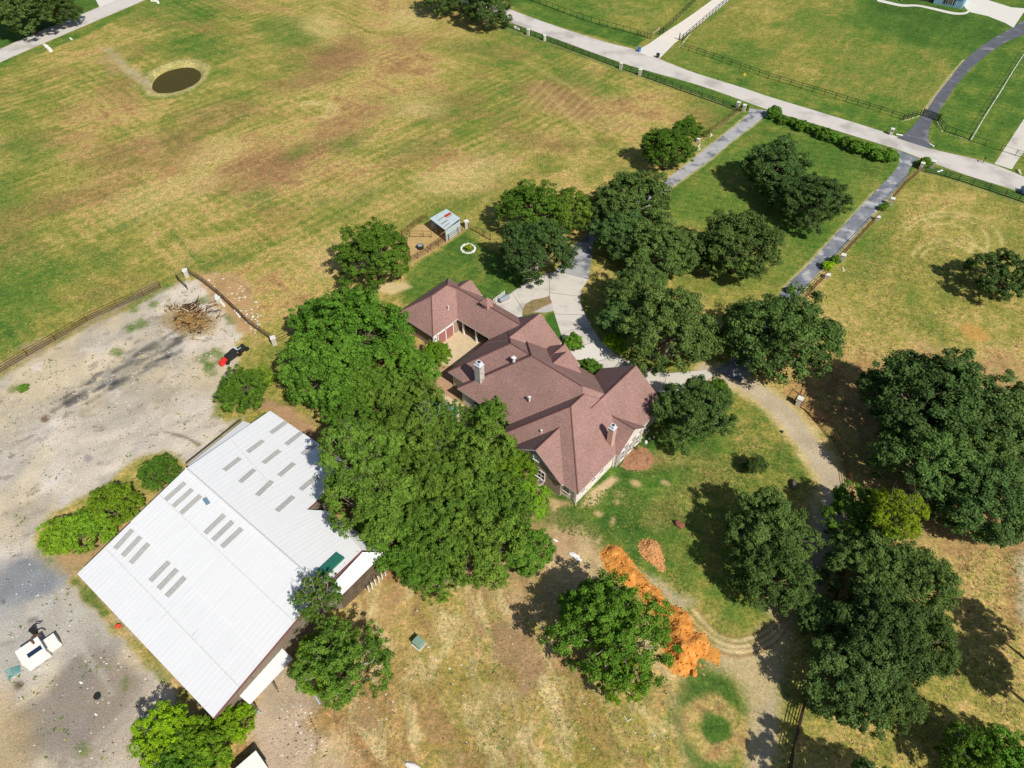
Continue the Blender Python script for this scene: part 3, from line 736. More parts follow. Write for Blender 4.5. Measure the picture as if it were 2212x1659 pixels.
# ------------------------------------------------------------------ the brick house with its many-hipped shingle roof
def shingle_material():
    m = bpy.data.materials.new("shingles_dusty_rose"); m.use_nodes = True
    n, l = m.node_tree.nodes, m.node_tree.links
    b = n["Principled BSDF"]; b.inputs["Roughness"].default_value = .9; b.inputs["Specular IOR Level"].default_value = .25
    tc = n.new("ShaderNodeTexCoord")
    def ramp(src, p0, c0, p1, c1):
        q = n.new("ShaderNodeValToRGB"); q.color_ramp.elements[0].position = p0; q.color_ramp.elements[1].position = p1
        q.color_ramp.elements[0].color = c0; q.color_ramp.elements[1].color = c1; l.new(src, q.inputs[0]); return q
    v = n.new("ShaderNodeTexVoronoi"); v.inputs["Scale"].default_value = 7.5
    mp = n.new("ShaderNodeMapping"); mp.inputs["Scale"].default_value = (1.0, 1.0, 2.2)
    l.new(tc.outputs["Object"], mp.inputs["Vector"]); l.new(mp.outputs[0], v.inputs["Vector"])
    sep = n.new("ShaderNodeSeparateColor"); l.new(v.outputs["Color"], sep.inputs[0])
    base = ramp(sep.outputs[0], 0.0, tuple(alb(150, 116, 106)) + (1,), 1.0, tuple(alb(180, 143, 132)) + (1,))
    nz = n.new("ShaderNodeTexNoise"); nz.inputs["Scale"].default_value = .35; nz.inputs["Detail"].default_value = 5
    l.new(tc.outputs["Object"], nz.inputs["Vector"])
    r2 = ramp(nz.outputs[0], .3, (.88, .90, .88, 1), .7, (1.1, 1.06, 1.08, 1))
    mx = n.new("ShaderNodeMixRGB"); mx.blend_type = 'MULTIPLY'; mx.inputs[0].default_value = 1
    l.new(base.outputs[0], mx.inputs[1]); l.new(r2.outputs[0], mx.inputs[2])
    l.new(mx.outputs[0], b.inputs["Base Color"])
    sxyz = n.new("ShaderNodeSeparateXYZ"); l.new(tc.outputs["Object"], sxyz.inputs[0])
    md = n.new("ShaderNodeMath"); md.operation = 'FRACT'
    ml = n.new("ShaderNodeMath"); ml.operation = 'MULTIPLY'; ml.inputs[1].default_value = 6.0
    l.new(sxyz.outputs[2], ml.inputs[0]); l.new(ml.outputs[0], md.inputs[0])
    bp = n.new("ShaderNodeBump"); bp.inputs["Strength"].default_value = .5; bp.inputs["Distance"].default_value = .03
    l.new(md.outputs[0], bp.inputs["Height"]); l.new(bp.outputs[0], b.inputs["Normal"])
    return m


shingle = shingle_material()
cap_m = mat("ridge_cap_shingle", tuple(alb(128, 86, 82)), .9, .2, var=.2, scale=2.5)
soffit_m = mat("soffit_brown", tuple(alb(96, 72, 66)), .8, .2)
fascia_w = mat("fascia_white", (.72, .70, .67, 1), .6, .3, var=.04)
brick_c = mat("brick_cream", tuple(alb(250, 238, 224)), .9, .2, var=.14, scale=4.0, stain=tuple(alb(222, 200, 184)), stain_scale=3.0, stain_at=.56, bump=.01)
brick_t = mat("brick_tan", tuple(alb(178, 156, 136)), .9, .2, var=.22, scale=5.0, bump=.01)
glass_d = mat("window_glass_dark", (.018, .022, .028, 1), .12, .6, var=.1)
trim_w = mat("window_trim_white", (.78, .76, .73, 1), .6, .3, var=.03)
dark_m = mat("shaded_opening_dark", (.03, .026, .022, 1), .9, .1)
garage_m = mat("garage_door_rose", tuple(alb(176, 118, 112)), .7, .3, var=.06, scale=3)
stone_w = mat("stone_white", tuple(alb(226, 222, 210)), .9, .2, var=.16, scale=4.0, bump=.02)

H_AZ = 49.0
_sc = G(*((1860 + 1000 / 3.687) / 1.70705, (1500 + 1190 / 3.687) / 1.70705), 3.0)
house = empty("house", (_sc[0], _sc[1], 0), R(H_AZ - 90),
              "large brick house under a many-hipped dusty rose shingle roof", "house")
# the house's own frame: local +x runs south-east (u), local +y runs north-east (v)
PIT = .78


def hip_block(u0, u1, v0, v1, z0=3.0, axis='v', ends=('hip', 'hip'), name="roof", chamfer=None, dz=0.0, wall=True, wall_in=.45, wm=None, wz0=0.0, caps=True, nocap=()):
    """pitched roof over a rectangle; axis = direction of the ridge; ends = low end, high end ('hip' or 'gable')"""
    if axis == 'v':
        a0, a1, b0, b1 = v0, v1, u0, u1
        P = lambda a, b, z: (b, a, z)
    else:
        a0, a1, b0, b1 = u0, u1, v0, v1
        P = lambda a, b, z: (a, b, z)
    hw = (b1 - b0) / 2; bm = (b0 + b1) / 2; zr = z0 + dz + PIT * hw; z0 = z0 + dz
    r0 = a0 + (hw if ends[0] == 'hip' else 0); r1 = a1 - (hw if ends[1] == 'hip' else 0)
    mb = MB(); th = .16
    c = [P(a0, b0, z0), P(a1, b0, z0), P(a1, b1, z0), P(a0, b1, z0)]
    q0, q1 = P(r0, bm, zr), P(r1, bm, zr)
    top = [[c[0], c[1], q1, q0], [c[2], c[3], q0, q1]]
    e0 = [c[3], c[0], q0]; e1 = [c[1], c[2], q1]
    if axis == 'v': fix = lambda f: f[::-1]
    else: fix = lambda f: f
    for f in top: mb.face(fix(f), 0)
    if ends[0] == 'hip': mb.face(fix(e0), 0)
    if ends[1] == 'hip': mb.face(fix(e1), 0)
    # underside and fascia
    dn = lambda p: (p[0], p[1], p[2] - th)
    for f in top: mb.face([dn(p) for p in fix(f)][::-1], 1)
    if ends[0] == 'hip': mb.face([dn(p) for p in fix(e0)][::-1], 1)
    if ends[1] == 'hip': mb.face([dn(p) for p in fix(e1)][::-1], 1)
    def rim(p, q): mb.face([p, q, dn(q), dn(p)], 2)
    rim(c[0], c[1]); rim(c[2], c[3])
    if ends[0] == 'hip': rim(c[3], c[0])
    else: rim(c[3], q0); rim(q0, c[0])
    if ends[1] == 'hip': rim(c[1], c[2])
    else: rim(c[1], q1); rim(q1, c[2])
    o = mb.build(name, [shingle, soffit_m, fascia_w], house)
    if caps:
        cb = MB()
        def cap(p, q):
            p, q = Vector(p), Vector(q)
            if (q - p).length < .3: return
            cb.tube([p, q], .085, 5)
        cap(q0, q1)
        if ends[0] == 'hip' and 0 not in nocap: cap(c[0], q0); cap(c[3], q0)
        if ends[1] == 'hip' and 1 not in nocap: cap(c[1], q1); cap(c[2], q1)
        cb.build("ridge_cap", cap_m, o)
    if wall:
        w = MB(); i = wall_in
        wz = z0 - th
        if axis == 'v': w0, w1, x0, x1 = v0 + i, v1 - i, u0 + i, u1 - i
        else: w0, w1, x0, x1 = v0 + i, v1 - i, u0 + i, u1 - i
        w.box((x0 + x1) / 2, (w0 + w1) / 2, wz0, x1 - x0, w1 - w0, wz - wz0 + .05)
        # gable triangles
        for k, e in enumerate(ends):
            if e == 'gable':
                aa = (a0 + .3) if k == 0 else (a1 - .3)
                f = [P(aa, b0 + i, wz - .1), P(aa, b1 - i, wz - .1), P(aa, bm, zr - th - .12)]
                g = [P(aa + (.2 if k == 0 else -.2), b0 + i, wz - .1), P(aa + (.2 if k == 0 else -.2), b1 - i, wz - .1), P(aa + (.2 if k == 0 else -.2), bm, zr - th - .12)]
                w.add(f + g, [(0, 1, 2), (5, 4, 3), (0, 3, 4, 1), (1, 4, 5, 2), (2, 5, 3, 0)])
                # lower part of the gable wall, flush with the triangle
                if axis == 'v': w.box(bm, aa + (.1 if k == 0 else -.1), wz0, b1 - b0 - 2 * i, .2, wz - wz0 - .1)
                else: w.box(aa + (.1 if k == 0 else -.1), bm, wz0, .2, b1 - b0 - 2 * i, wz - wz0 - .1)
        w.build("wall", wm or brick_c, house)
    return o


hip_block(-41.1, -33.1, 8.05, 19.4, axis='v', wm=brick_t)                                        # garage wing
hip_block(-37.1, -22.0, 13.3, 19.65, axis='u', ends=('gable', 'gable'), dz=.012, wall=False)      # link over the covered walk
w = MB(); w.box(-29.6, 17.3, 0, 8.0, 4.0, 2.82); w.build("wall", brick_t, house)
hip_block(-38.9, -34.1, 16.0, 19.9, axis='v', ends=('gable', 'gable'), dz=.02, wall_in=.5)
hip_block(-26.42, -17.95, 12.0, 19.6, axis='v', ends=('gable', 'gable'), dz=.015)                 # entrance-side gable
hip_block(-26.4, -8.0, 4.4, 17.0, axis='u', ends=('hip', 'gable'))                              # main block, west part
hip_block(-23.2, -.31, 2.95, 17.37, axis='u', ends=('hip', 'hip'), dz=.0, nocap=(1,))                         # main block, stepped forward
hip_block(-13.5, 0.0, 0.0, 16.3, axis='v', ends=('hip', 'hip'), nocap=(1,))                                   # south-east block
hip_block(-10.4, -.01, 9.0, 19.2, axis='v', ends=('gable', 'gable'), dz=.03)                      # north-east gable
hip_block(-8.0, .38, 7.95, 14.2, axis='u', ends=('gable', 'gable'), dz=.01, wall_in=.3)           # gable with the arched windows
hip_block(-10.95, -2.2, -.28, 7.0, axis='v', ends=('gable', 'gable'), dz=.01, wm=brick_t)         # south-west gable
hip_block(-17.6, -10.3, 9.5, 15.15, z0=4.15, axis='v', ends=('gable', 'gable'), wall_in=.3, wz0=3.0)   # large dormer
hip_block(-18.8, -13.0, 12.0, 17.5, z0=3.3, axis='v', ends=('gable', 'gable'), wall_in=.35)            # porch gable before it


def wall_window(u, v, z, wdt, hgt, face, arched=False, panes=2, name="window"):
    """face: 'su' looks along +u (south-east), 'nv' along +v, 'sv' along -v, 'nu' along -u"""
    rz = {'su': -PI / 2, 'nv': 0.0, 'sv': PI, 'nu': PI / 2}[face]
    fr = MB()
    def pr(x0, x1, z0, z1, y0, y1, mb): mb.box((x0 + x1) / 2, (y0 + y1) / 2, z0, x1 - x0, y1 - y0, z1 - z0)
    # local frame: x along the wall, y out of it
    def place(o):
        o.parent = house; o.location = (u, v, z); o.rotation_euler = (0, 0, {'su': -PI / 2, 'nv': 0, 'sv': PI, 'nu': PI / 2}[face])
    t = .10
    pr(-wdt / 2 - t, -wdt / 2, 0, hgt, -.04, .09, fr); pr(wdt / 2, wdt / 2 + t, 0, hgt, -.04, .09, fr)
    pr(-wdt / 2 - t, wdt / 2 + t, -t, 0, -.04, .14, fr); pr(-wdt / 2 - t, wdt / 2 + t, hgt, hgt + t, -.04, .09, fr)
    for k in range(1, panes): x = -wdt / 2 + wdt * k / panes; pr(x - .03, x + .03, 0, hgt, -.02, .07, fr)
    pr(-wdt / 2, wdt / 2, hgt / 2 - .025, hgt / 2 + .025, -.02, .065, fr)
    gl = MB(); pr(-wdt / 2, wdt / 2, 0, hgt, -.02, .03, gl)
    if arched:
        n = 8; rr = wdt / 2
        arc = [(rr * math.cos(PI * k / n), hgt + t + rr * math.sin(PI * k / n)) for k in range(n + 1)]
        gl.add([(x, .03, zz) for x, zz in arc] + [(x, -.02, zz) for x, zz in arc], [tuple(range(n + 1))[::-1], tuple(range(n + 1, 2 * n + 2))])
        fr.tube([(x * 1.08, .04, zz + .02) for x, zz in arc], .07, 5)
    o = fr.build(name, trim_w); place(o)
    g = gl.build("pane", glass_d, o)
    return o


# south-east face: arched trio, small windows of the white wall
for vv in (9.4, 11.05, 12.7): wall_window(.10, vv, .7, .62, 1.7, 'su', True, 2)
for vv in (1.7, 3.9, 5.6): wall_window(-.44, vv, 1.2, .7, 1.1, 'su', False, 2)
# south-west face in shade
wall_window(-8.6, .02, 1.0, 1.6, 1.5, 'sv', False, 3); wall_window(-6.0, .02, 1.0, 1.6, 1.5, 'sv', False, 3)
wall_window(-2.0, .44, 1.2, .9, 1.2, 'sv'); wall_window(-6.6, .02, 4.1, .8, .7, 'sv')
for uu in (-19.8, -17.0, -15.2): wall_window(uu, 3.39, .6, 1.3, 1.9, 'sv', False, 2)
# garage, courtyard side
for vv in (10.2, 12.0 - .2):
    g = MB()
    for k in range(4): g.box(0, .03, .05 + k * .53, 1.5, .06, .5)
    o = g.build("garage_door", garage_m, house, (-33.53, vv, 0), -PI / 2)
    f = MB(); f.box(-.82, .05, 0, .12, .1, 2.25); f.box(.82, .05, 0, .12, .1, 2.25); f.box(0, .05, 2.2, 1.76, .1, .12)
    f.build("frame", trim_w, o)
b = MB(); b.box(0, .05, 0, .6, .12, 2.8); b.build("wall_panel", fascia_w, house, (-33.52, 8.8, 0), -PI / 2)
# dark panels painted as the shade inside the covered walk's openings
for uu in (-31.8, -28.6): 
    b = MB(); b.box(0, .03, 0, 1.7, .06, 2.3); b.build("doorway", dark_m, house, (uu, 15.27, 0), PI)
for uu in (-32.4, -29.7, -27.0):
    b = MB(); b.box(uu, 13.75, 0, .25, .25, 2.8); b.build("post", trim_w, house)
b = MB(); b.box(-29.8, 13.7, 2.55, 6.6, .22, .28); b.build("beam", brick_t, house)
# windows on the north-east side
for uu in (-24.3, -20.2): wall_window(uu, 19.32, .9, 1.1, 1.5, 'nv')
for uu in (-8.0, -3.2): wall_window(uu, 18.92, .8, 1.3, 1.7, 'nv')
wall_window(-5.7, 18.92, 3.6, .9, 1.0, 'nv')
wall_window(-15.9, 17.22, .4, 1.6, 2.2, 'nv')
wall_window(-13.95, 14.87, 4.6, 1.1, 1.2, 'nv')


def chimney(name, u, v, z0, z1, w_, d_, m, label_dark=False, pots=True):
    mb = MB(); mb.box(0, 0, z0, w_, d_, z1 - z0 - .55)
    o = mb.build(name, m, house, (u, v, 0))
    c = MB(); c.box(0, 0, z1 - .55, w_ + .10, d_ + .10, .12); c.box(0, 0, z1 - .39, w_ * .82, d_ * .82, .39, taper=.9)
    c.build("cap", mat("chimney_cap_pale", (.6, .63, .66, 1), .6, .4), o)
    f = MB(); f.box(0, 0, z1 - .005, w_ * .45, d_ * .45, .02); f.build("flue", dark_m, o)
    return o


chimney("chimney", -20.85, 5.1, 3.0, 8.1, 1.0, .85, mat("stone_chimney_white", tuple(alb(214, 206, 196)), .9, .2, var=.2, scale=3.5, stain=tuple(alb(140, 132, 122)), stain_scale=2.5, stain_at=.55, bump=.02))
chimney("chimney", -1.3, 8.35, 3.0, 7.5, .75, .75, mat("brick_chimney_peach", tuple(alb(222, 184, 166)), .9, .2, var=.14, scale=4, bump=.01))
cu = MB(); cu.box(0, 0, 4.6, 1.15, 1.15, 1.5)
cup = cu.build("cupola", mat("siding_rose", tuple(alb(206, 160, 152)), .8, .2, var=.06), house, (-29.9, 16.55, 0))
cr = MB(); e = .85
cr.add([(-e, -e, 6.05), (e, -e, 6.05), (e, e, 6.05), (-e, e, 6.05), (0, 0, 6.95)], [(0, 1, 4), (1, 2, 4), (2, 3, 4), (3, 0, 4), (3, 2, 1, 0)])
cr.build("cupola_roof", shingle, cup)
# vents and flues on the roof
for (uu, vv, zz, s_) in ((-18.0, 8.9, 7.1, .34), (-12.7, 5.9, 5.6, .2), (-8.3, 3.0, 5.0, .14), (-34.6, 13.0, 4.1, .12)):
    b = MB(); b.tube([(0, 0, zz), (0, 0, zz + .75)], s_ * .6, 8); b.box(0, 0, zz + .7, s_ * 1.6, s_ * 1.6, .14)
    b.build("roof_vent", fascia_w, house, (uu, vv, 0))
# downpipes
for (uu, vv) in ((-.42, .35), (-.30, 8.15), (.02, 14.0), (-33.5, 8.45)):
    b = MB(); b.tube([(0, 0, 0), (0, 0, 2.8)], .06, 6); b.build("downpipe", trim_w, house, (uu + .06, vv - .06, 0))
b = MB()
b.tube([(0, 0, 0), (0, -.5, .15)], .03, 5); b.add([(.35 * math.cos(t) , -.5 - .1 * 0, .3 + .35 * math.sin(t)) for t in [2 * PI * k / 12 for k in range(12)]], [tuple(range(12))])
dish = b.build("satellite_dish", trim_w, house, (-7.0, -.02, 2.4))


# ------------------------------------------------------------------ the white metal barn
def barn_metal(name, c, rib=None, stain=None):
    return mat(name, c, .45, .4, var=.03, scale=.6, stain=stain, stain_scale=.35, stain_at=.66)


def sheet_metal(name, c, dirt, at, rz):
    m = bpy.data.materials.new(name); m.use_nodes = True
    n, l = m.node_tree.nodes, m.node_tree.links
    b = n["Principled BSDF"]; b.inputs["Roughness"].default_value = .5; b.inputs["Specular IOR Level"].default_value = .3
    tc = n.new("ShaderNodeTexCoord"); mp = n.new("ShaderNodeMapping"); mp.inputs["Rotation"].default_value = (0, 0, rz)
    mp2 = n.new("ShaderNodeMapping"); mp2.inputs["Scale"].default_value = (2.2, .16, 1)
    l.new(tc.outputs["Object"], mp.inputs["Vector"]); l.new(mp.outputs[0], mp2.inputs["Vector"])
    def nz(sc_, det, src):
        q = n.new("ShaderNodeTexNoise"); q.inputs["Scale"].default_value = sc_; q.inputs["Detail"].default_value = det; q.inputs["Roughness"].default_value = .65; l.new(src, q.inputs["Vector"]); return q
    def rp(src, p0, c0, p1, c1):
        q = n.new("ShaderNodeValToRGB"); q.color_ramp.elements[0].position = p0; q.color_ramp.elements[1].position = p1; q.color_ramp.elements[0].color = c0; q.color_ramp.elements[1].color = c1; l.new(src, q.inputs[0]); return q
    a = rp(nz(1.0, 5, mp2.outputs[0]).outputs[0], .35, tuple(k * .96 for k in c[:3]) + (1,), .62, c)
    st = nz(.30, 7, mp.outputs[0]); st2 = nz(1.6, 4, mp2.outputs[0])
    mlt = n.new("ShaderNodeMath"); mlt.operation = 'MULTIPLY'; l.new(st.outputs[0], mlt.inputs[0]); l.new(st2.outputs[0], mlt.inputs[1])
    f = rp(mlt.outputs[0], at, (0, 0, 0, 1), at + .06, (1, 1, 1, 1))
    mx = n.new("ShaderNodeMixRGB"); mx.inputs[2].default_value = dirt; l.new(f.outputs[0], mx.inputs[0]); l.new(a.outputs[0], mx.inputs[1])
    l.new(mx.outputs[0], b.inputs["Base Color"])
    return m


BRZ = -R(54)
white_roof = sheet_metal("sheet_roof_white", (.71, .71, .70, 1), (.58, .57, .55, 1), .385, BRZ + PI / 2)
white_roof2 = sheet_metal("sheet_roof_white_stained", (.70, .70, .692, 1), (.46, .46, .46, 1), .365, BRZ + PI / 2)
maroon = mat("trim_maroon", tuple(alb(120, 66, 66)), .7, .3)
board = mat("barn_boards_grey", tuple(alb(146, 132, 114)), .9, .15, var=.3, scale=1.2, stain=tuple(alb(70, 62, 56)), stain_scale=.8, stain_at=.55)
sky_m = mat("skylight_fibreglass_grey", tuple(alb(150, 148, 140)), .6, .3, var=.12, scale=2.0)
NP = lambda x, y, h=0.0: G3(x / 1.70705, y / 1.70705, h)
z1 = lambda x, y, h: NP(x / 2.343, 1416 + y / 2.343, h)
z2 = lambda x, y, h: NP(944 + x / 2.343, 1416 + y / 2.343, h)
z7 = lambda x, y, h: NP(640 + x / 1.586, 2050 + y / 1.586, h)
EV, RD = 4.2, 5.9
bW, bS = z1(665, 1640, EV), z7(232, 948, EV)
bRn, bRs = z1(1610, 733, RD), z7(872, 190, RD)
bN, bE = z2(120, 230, EV), None
barn = empty("barn", (bW.x, bW.y, 0), 0, "big white metal barn with rows of grey skylight strips on its roof", "barn")
BO = Vector((bW.x, bW.y, 0))
L = lambda p: Vector(p) - BO


def roof_panel(name, pts, m, parent=barn, th=.12, rib_dir=None, rib_step=.9, rim=None):
    """flat sheet with thickness; ribs run along rib_dir between the first and last edge"""
    P = [L(p) for p in pts]
    nrm = (P[1] - P[0]).cross(P[2] - P[0]).normalized()
    if nrm.z < 0: P = P[::-1]; nrm = -nrm
    mb = MB(); n = len(P)
    mb.add(P + [p - Vector((0, 0, th)) for p in P], [tuple(range(n)), tuple(range(2 * n - 1, n - 1, -1))], 0)
    for i in range(n): j = (i + 1) % n; mb.face([P[i], P[i] - Vector((0, 0, th)), P[j] - Vector((0, 0, th)), P[j]], 1)
    o = mb.build(name, [m, rim or m], parent)
    return o


def ribs(p00, p01, p10, p11, step, m, parent, width=.04, hgt=.016):
    """standing ribs from edge p00-p01 to edge p10-p11"""
    p00, p01, p10, p11 = [L(p) for p in (p00, p01, p10, p11)]
    n = max(1, int((p01 - p00).length / step)); mb = MB()
    for k in range(1, n):
        t = k / n; a = p00.lerp(p01, t); b = p10.lerp(p11, t)
        s = (p01 - p00).normalized() * width; up = Vector((0, 0, hgt))
        mb.add([a - s, a + s, a + up, b - s, b + s, b + up], [(0, 2, 5, 3), (2, 1, 4, 5), (0, 1, 2), (3, 5, 4)])
    o = mb.build("rib", m, parent); o["kind"] = "stuff"
    return o


# south-west slope in two lifts with a small lap, north-east slope
lapN, lapS = bW.lerp(bRn, .47), bS.lerp(bRs, .44)
d_ = Vector((0, 0, .10))
main_sw = roof_panel("roof_slope", [bW, bS, lapS, lapN], white_roof2, rim=maroon)
ribs(bW, bS, lapN, lapS, .62, white_roof, main_sw)
main_sw2 = roof_panel("roof_slope", [lapN + d_, lapS + d_, bRs + d_, bRn + d_], white_roof, rim=white_roof)
ribs(lapN + d_, lapS + d_, bRn + d_, bRs + d_, .62, white_roof, main_sw2)
# north-east side: one slope, cut back at the notch
def plane_z(a, b, c):
    nn = (b - a).cross(c - a)
    return lambda x, y: a.z - (nn.x * (x - a.x) + nn.y * (y - a.y)) / nn.z


def hit(pt, zf):
    """where the sight line through a surveyed photograph point meets a roof plane"""
    h = 5.0
    for _ in range(14):
        P = G3(pt[0], pt[1], h); h = zf(P.x, P.y)
    return G3(pt[0], pt[1], h)


t1 = lambda x, y: (x / 4, 829.5 + y / 4)
t2 = lambda x, y: (553 + x / 4, 829.5 + y / 4)
t5 = lambda x, y: (x / 4, 1244.2 + y / 4)
n_ = lambda x, y: (x / 1.70705, y / 1.70705)
pl_c = plane_z(bRn + d_, bRs + d_, bN)
bNN = hit(t2(120, 230), pl_c)
n0 = hit(n_(1307, 1725), pl_c)
n2 = hit(t2(440, 1085), pl_c)
pk = hit(t2(915, 1435), pl_c)
n3 = hit(t2(610, 1095), pl_c)
sE = z7(730, 340, 4.9)
low_n = z2(622, 1093, n3.z - .12); low_e = z2(1112, 1440, 3.9); low_s = z7(985, 228, 3.3)
roof_ne = roof_panel("roof_slope", [bRn + d_, bRs + d_, pk, n3, n2, n0, bNN], white_roof, rim=maroon)
ribs(bRn + d_, bRn.lerp(bRs, .5) + d_, bNN, n0, .62, white_roof, roof_ne)
ribs(bRn.lerp(bRs, .55) + d_, bRs + d_, n2, pk, .62, white_roof, roof_ne)
aisle = roof_panel("aisle_roof", [n3 - Vector((0, 0, .02)), pk - Vector((0, 0, .02)), low_e], white_roof, rim=maroon)
lo = Vector((0, 0, .45))
la = bRs.lerp(pk, .05) - lo
aisle2 = roof_panel("aisle_roof", [pk - lo, la - Vector((0, 0, .5)), low_s, low_e - Vector((0, 0, .35))], white_roof, rim=maroon)
ribs(pk - lo, la - Vector((0, 0, .5)), low_e - Vector((0, 0, .35)), low_s, .62, white_roof, aisle2)
for a_, b_ in ((pk, bRs), (bRs, bS), (n2, n0), (bW, bRn), (bRn, bNN)):
    fr = MB(); fr.tube([L(a_) - Vector((0, 0, .12)), L(b_) - Vector((0, 0, .12))], .13, 4); fr.build("fascia", maroon, barn)
for t_ in (.5,):
    for e0, e1, f0, f1, z_ in ((bW, lapN, bS, lapS, .02), (lapN, bRn, lapS, bRs, .12), (bRn, bNN, bRs, pk, .09)):
        a_, b_ = e0.lerp(e1, t_), f0.lerp(f1, t_)
        if z_ == .09: b_ = a_.lerp(b_, .42)
        sm = MB(); s0 = (e1 - e0).normalized() * .05; zz_ = Vector((0, 0, z_))
        sm.add([L(a_ - s0) + zz_, L(b_ - s0) + zz_, L(b_ + s0) + zz_, L(a_ + s0) + zz_, L(a_) + zz_ + Vector((0, 0, .02)), L(b_) + zz_ + Vector((0, 0, .02))], [(0, 1, 5, 4), (2, 3, 4, 5)])
        sm.build("lap_seam", mat("seam_grey", (.62, .62, .61, 1), .6), barn)
rc = MB(); rc.tube([L(bRn) + d_ * 1.3, L(bRs) + d_ * 1.3], .16, 4); rc.build("ridge_cap", white_roof, barn)


def board_wall(name, a, b, h0, h1, m, parent, thick=.15, boards=0, brd_m=None):
    a, b = Vector((a.x, a.y, 0)), Vector((b.x, b.y, 0)); a, b = L(a), L(b)
    d = (b - a); ln = d.length; rz = math.atan2(d.y, d.x); c = (a + b) / 2
    mb = MB()
    ha = h0 - .15; hb = h1 - .15
    s = Vector((-d.y, d.x, 0)).normalized() * thick / 2
    mb.add([a - s, b - s, b + s, a + s, a - s + Vector((0, 0, ha)), b - s + Vector((0, 0, hb)), b + s + Vector((0, 0, hb)), a + s + Vector((0, 0, ha))],
           [(3, 2, 1, 0), (4, 5, 6, 7), (0, 1, 5, 4), (1, 2, 6, 5), (2, 3, 7, 6), (3, 0, 4, 7)])
    w_ = mb.build(name, m, parent)
    if boards:
        rr = random.Random(8)
        proto = {}
        n = int(ln / boards)
        for k in range(n):
            key = rr.randrange(3)
            hh = ha + (hb - ha) * (k + .5) / n - rr.uniform(0, .06)
            x = a.lerp(b, (k + .5) / n)
            mbb = MB(); mbb.box(0, 0, .05, boards * .9, .05, 1.0)
            if key not in proto: proto[key] = mbb.mesh("board", brd_m or m)
            link_mesh("board", proto[key], w_, (x.x - s.x * 1.3, x.y - s.y * 1.3, 0), rz, (1, 1, hh - .05))
    return w_


inn = lambda p, q, t: Vector(p).lerp(Vector(q), t)
cen = (bW + bS + bRs + bN) / 4
def inset(p, k=.35):
    d = cen - p; d.z = 0; return p + d.normalized() * k
board_wall("wall", inset(bW), inset(bS), EV, EV, board, barn)
board_wall("wall", inset(bW), inset(bRn), EV, RD, board, barn)
board_wall("wall", inset(bRn), inset(bNN), RD, EV, board, barn)
board_wall("wall", inset(bNN), inset(n0), bNN.z, n0.z, board, barn)
board_wall("wall", inset(n0), inset(n2, .5), n0.z, n2.z, board, barn)
board_wall("wall", inset(bS, .5), inset(bRs, .5), EV, RD - .1, board, barn, boards=.62, brd_m=board)
board_wall("wall", inset(bRs, .5), inset(pk, .5), RD, pk.z, board, barn, boards=.62, brd_m=board)
board_wall("wall", inset(low_e, .4), inset(low_s, .4), 3.5, 3.2, mat("weathered_boards_dark", tuple(alb(112, 98, 82)), .9, .1, var=.35, scale=1.5), barn)
board_wall("wall", inset(low_s, .4), inset(la, .4), 3.2, 4.8, board, barn)
board_wall("wall", inset(n3, .3), inset(low_e, .4), n3.z, 3.9, board, barn)
for k, t in enumerate((.14, .22, .30, .38, .46, .54)):
    a = low_e.lerp(low_s, t); 
    b = MB(); b.box(0, 0, 0, .12, .12, 1.3); b.build("fence_picket", fascia_w, barn, (L(a).x + .3, L(a).y - .3, 0), .8)
# large sliding door ghost-line and window in the south wall
a = bRs.lerp(sE, .55); 
# skylights: long translucent strips between the ribs
def skylight(p, q, zfun, w_=.62):
    p, q = Vector(p), Vector(q)
    d = (q - p); s = Vector((d.y, -d.x, 0)).normalized() * w_ / 2
    up = Vector((0, 0, .055))
    P = [L(p - s) + up, L(p + s) + up, L(q + s) + up, L(q - s) + up]
    if (P[1] - P[0]).cross(P[2] - P[0]).z < 0: P = P[::-1]
    mb = MB(); mb.face(P)
    o = mb.build("skylight", sky_m, barn)
    for t in (-.28, 0, .28):
        r_ = MB(); r_.tube([L(p) + s * (t * 2) + up, L(q) + s * (t * 2) + up], .03, 3)
        r_.build("rib", mat("skylight_rib_pale", (.5, .5, .48, 1), .6), o)
    return o


pl_a = plane_z(bW, bS, lapS); pl_b = plane_z(lapN + d_, lapS + d_, bRs + d_)


sk = [(t1(1432, 1003), t1(1600, 855), pl_b), (t1(1500, 1060), t1(1662, 912), pl_b), (t1(1565, 1120), t1(1735, 965), pl_b),
      (t1(1772, 1292), t1(1940, 1132), pl_b), (t1(1842, 1352), t1(2012, 1190), pl_b), (t1(1918, 1410), t1(2090, 1250), pl_b),
      (t1(995, 1425), t1(1145, 1262), pl_a), (t1(1062, 1487), t1(1215, 1322), pl_a), (t1(1130, 1550), t1(1285, 1382), pl_a),
      (t5(1300, 45), t5(1462, -120), pl_a), (t5(1370, 112), t5(1530, -55), pl_a), (t5(1440, 178), t5(1600, 12), pl_a),
      (t1(1938, 748), t1(2076, 640), pl_c), (t1(2075, 850), t1(2200, 740), pl_c), (t1(2140, 590), t1(2275, 490), pl_c), (t1(2212, 950), t1(2360, 840), pl_c),
      (t2(65, 685), t2(205, 575), pl_c), (t2(200, 795), t2(330, 685), pl_c), (t2(130, 425), t2(260, 330), pl_c), (t2(260, 525), t2(395, 420), pl_c), (t2(400, 610), t2(520, 515), pl_c), (t2(180, 1100), t2(325, 972), pl_c), (t2(10, 965), t2(140, 840), pl_c), (t2(385, 915), t2(530, 800), pl_c)]
for a, b, zf in sk[:12] + [s for s in sk[12:] if s[0] != t1(2212, 950)]:
    skylight(hit(a, zf), hit(b, zf), zf)
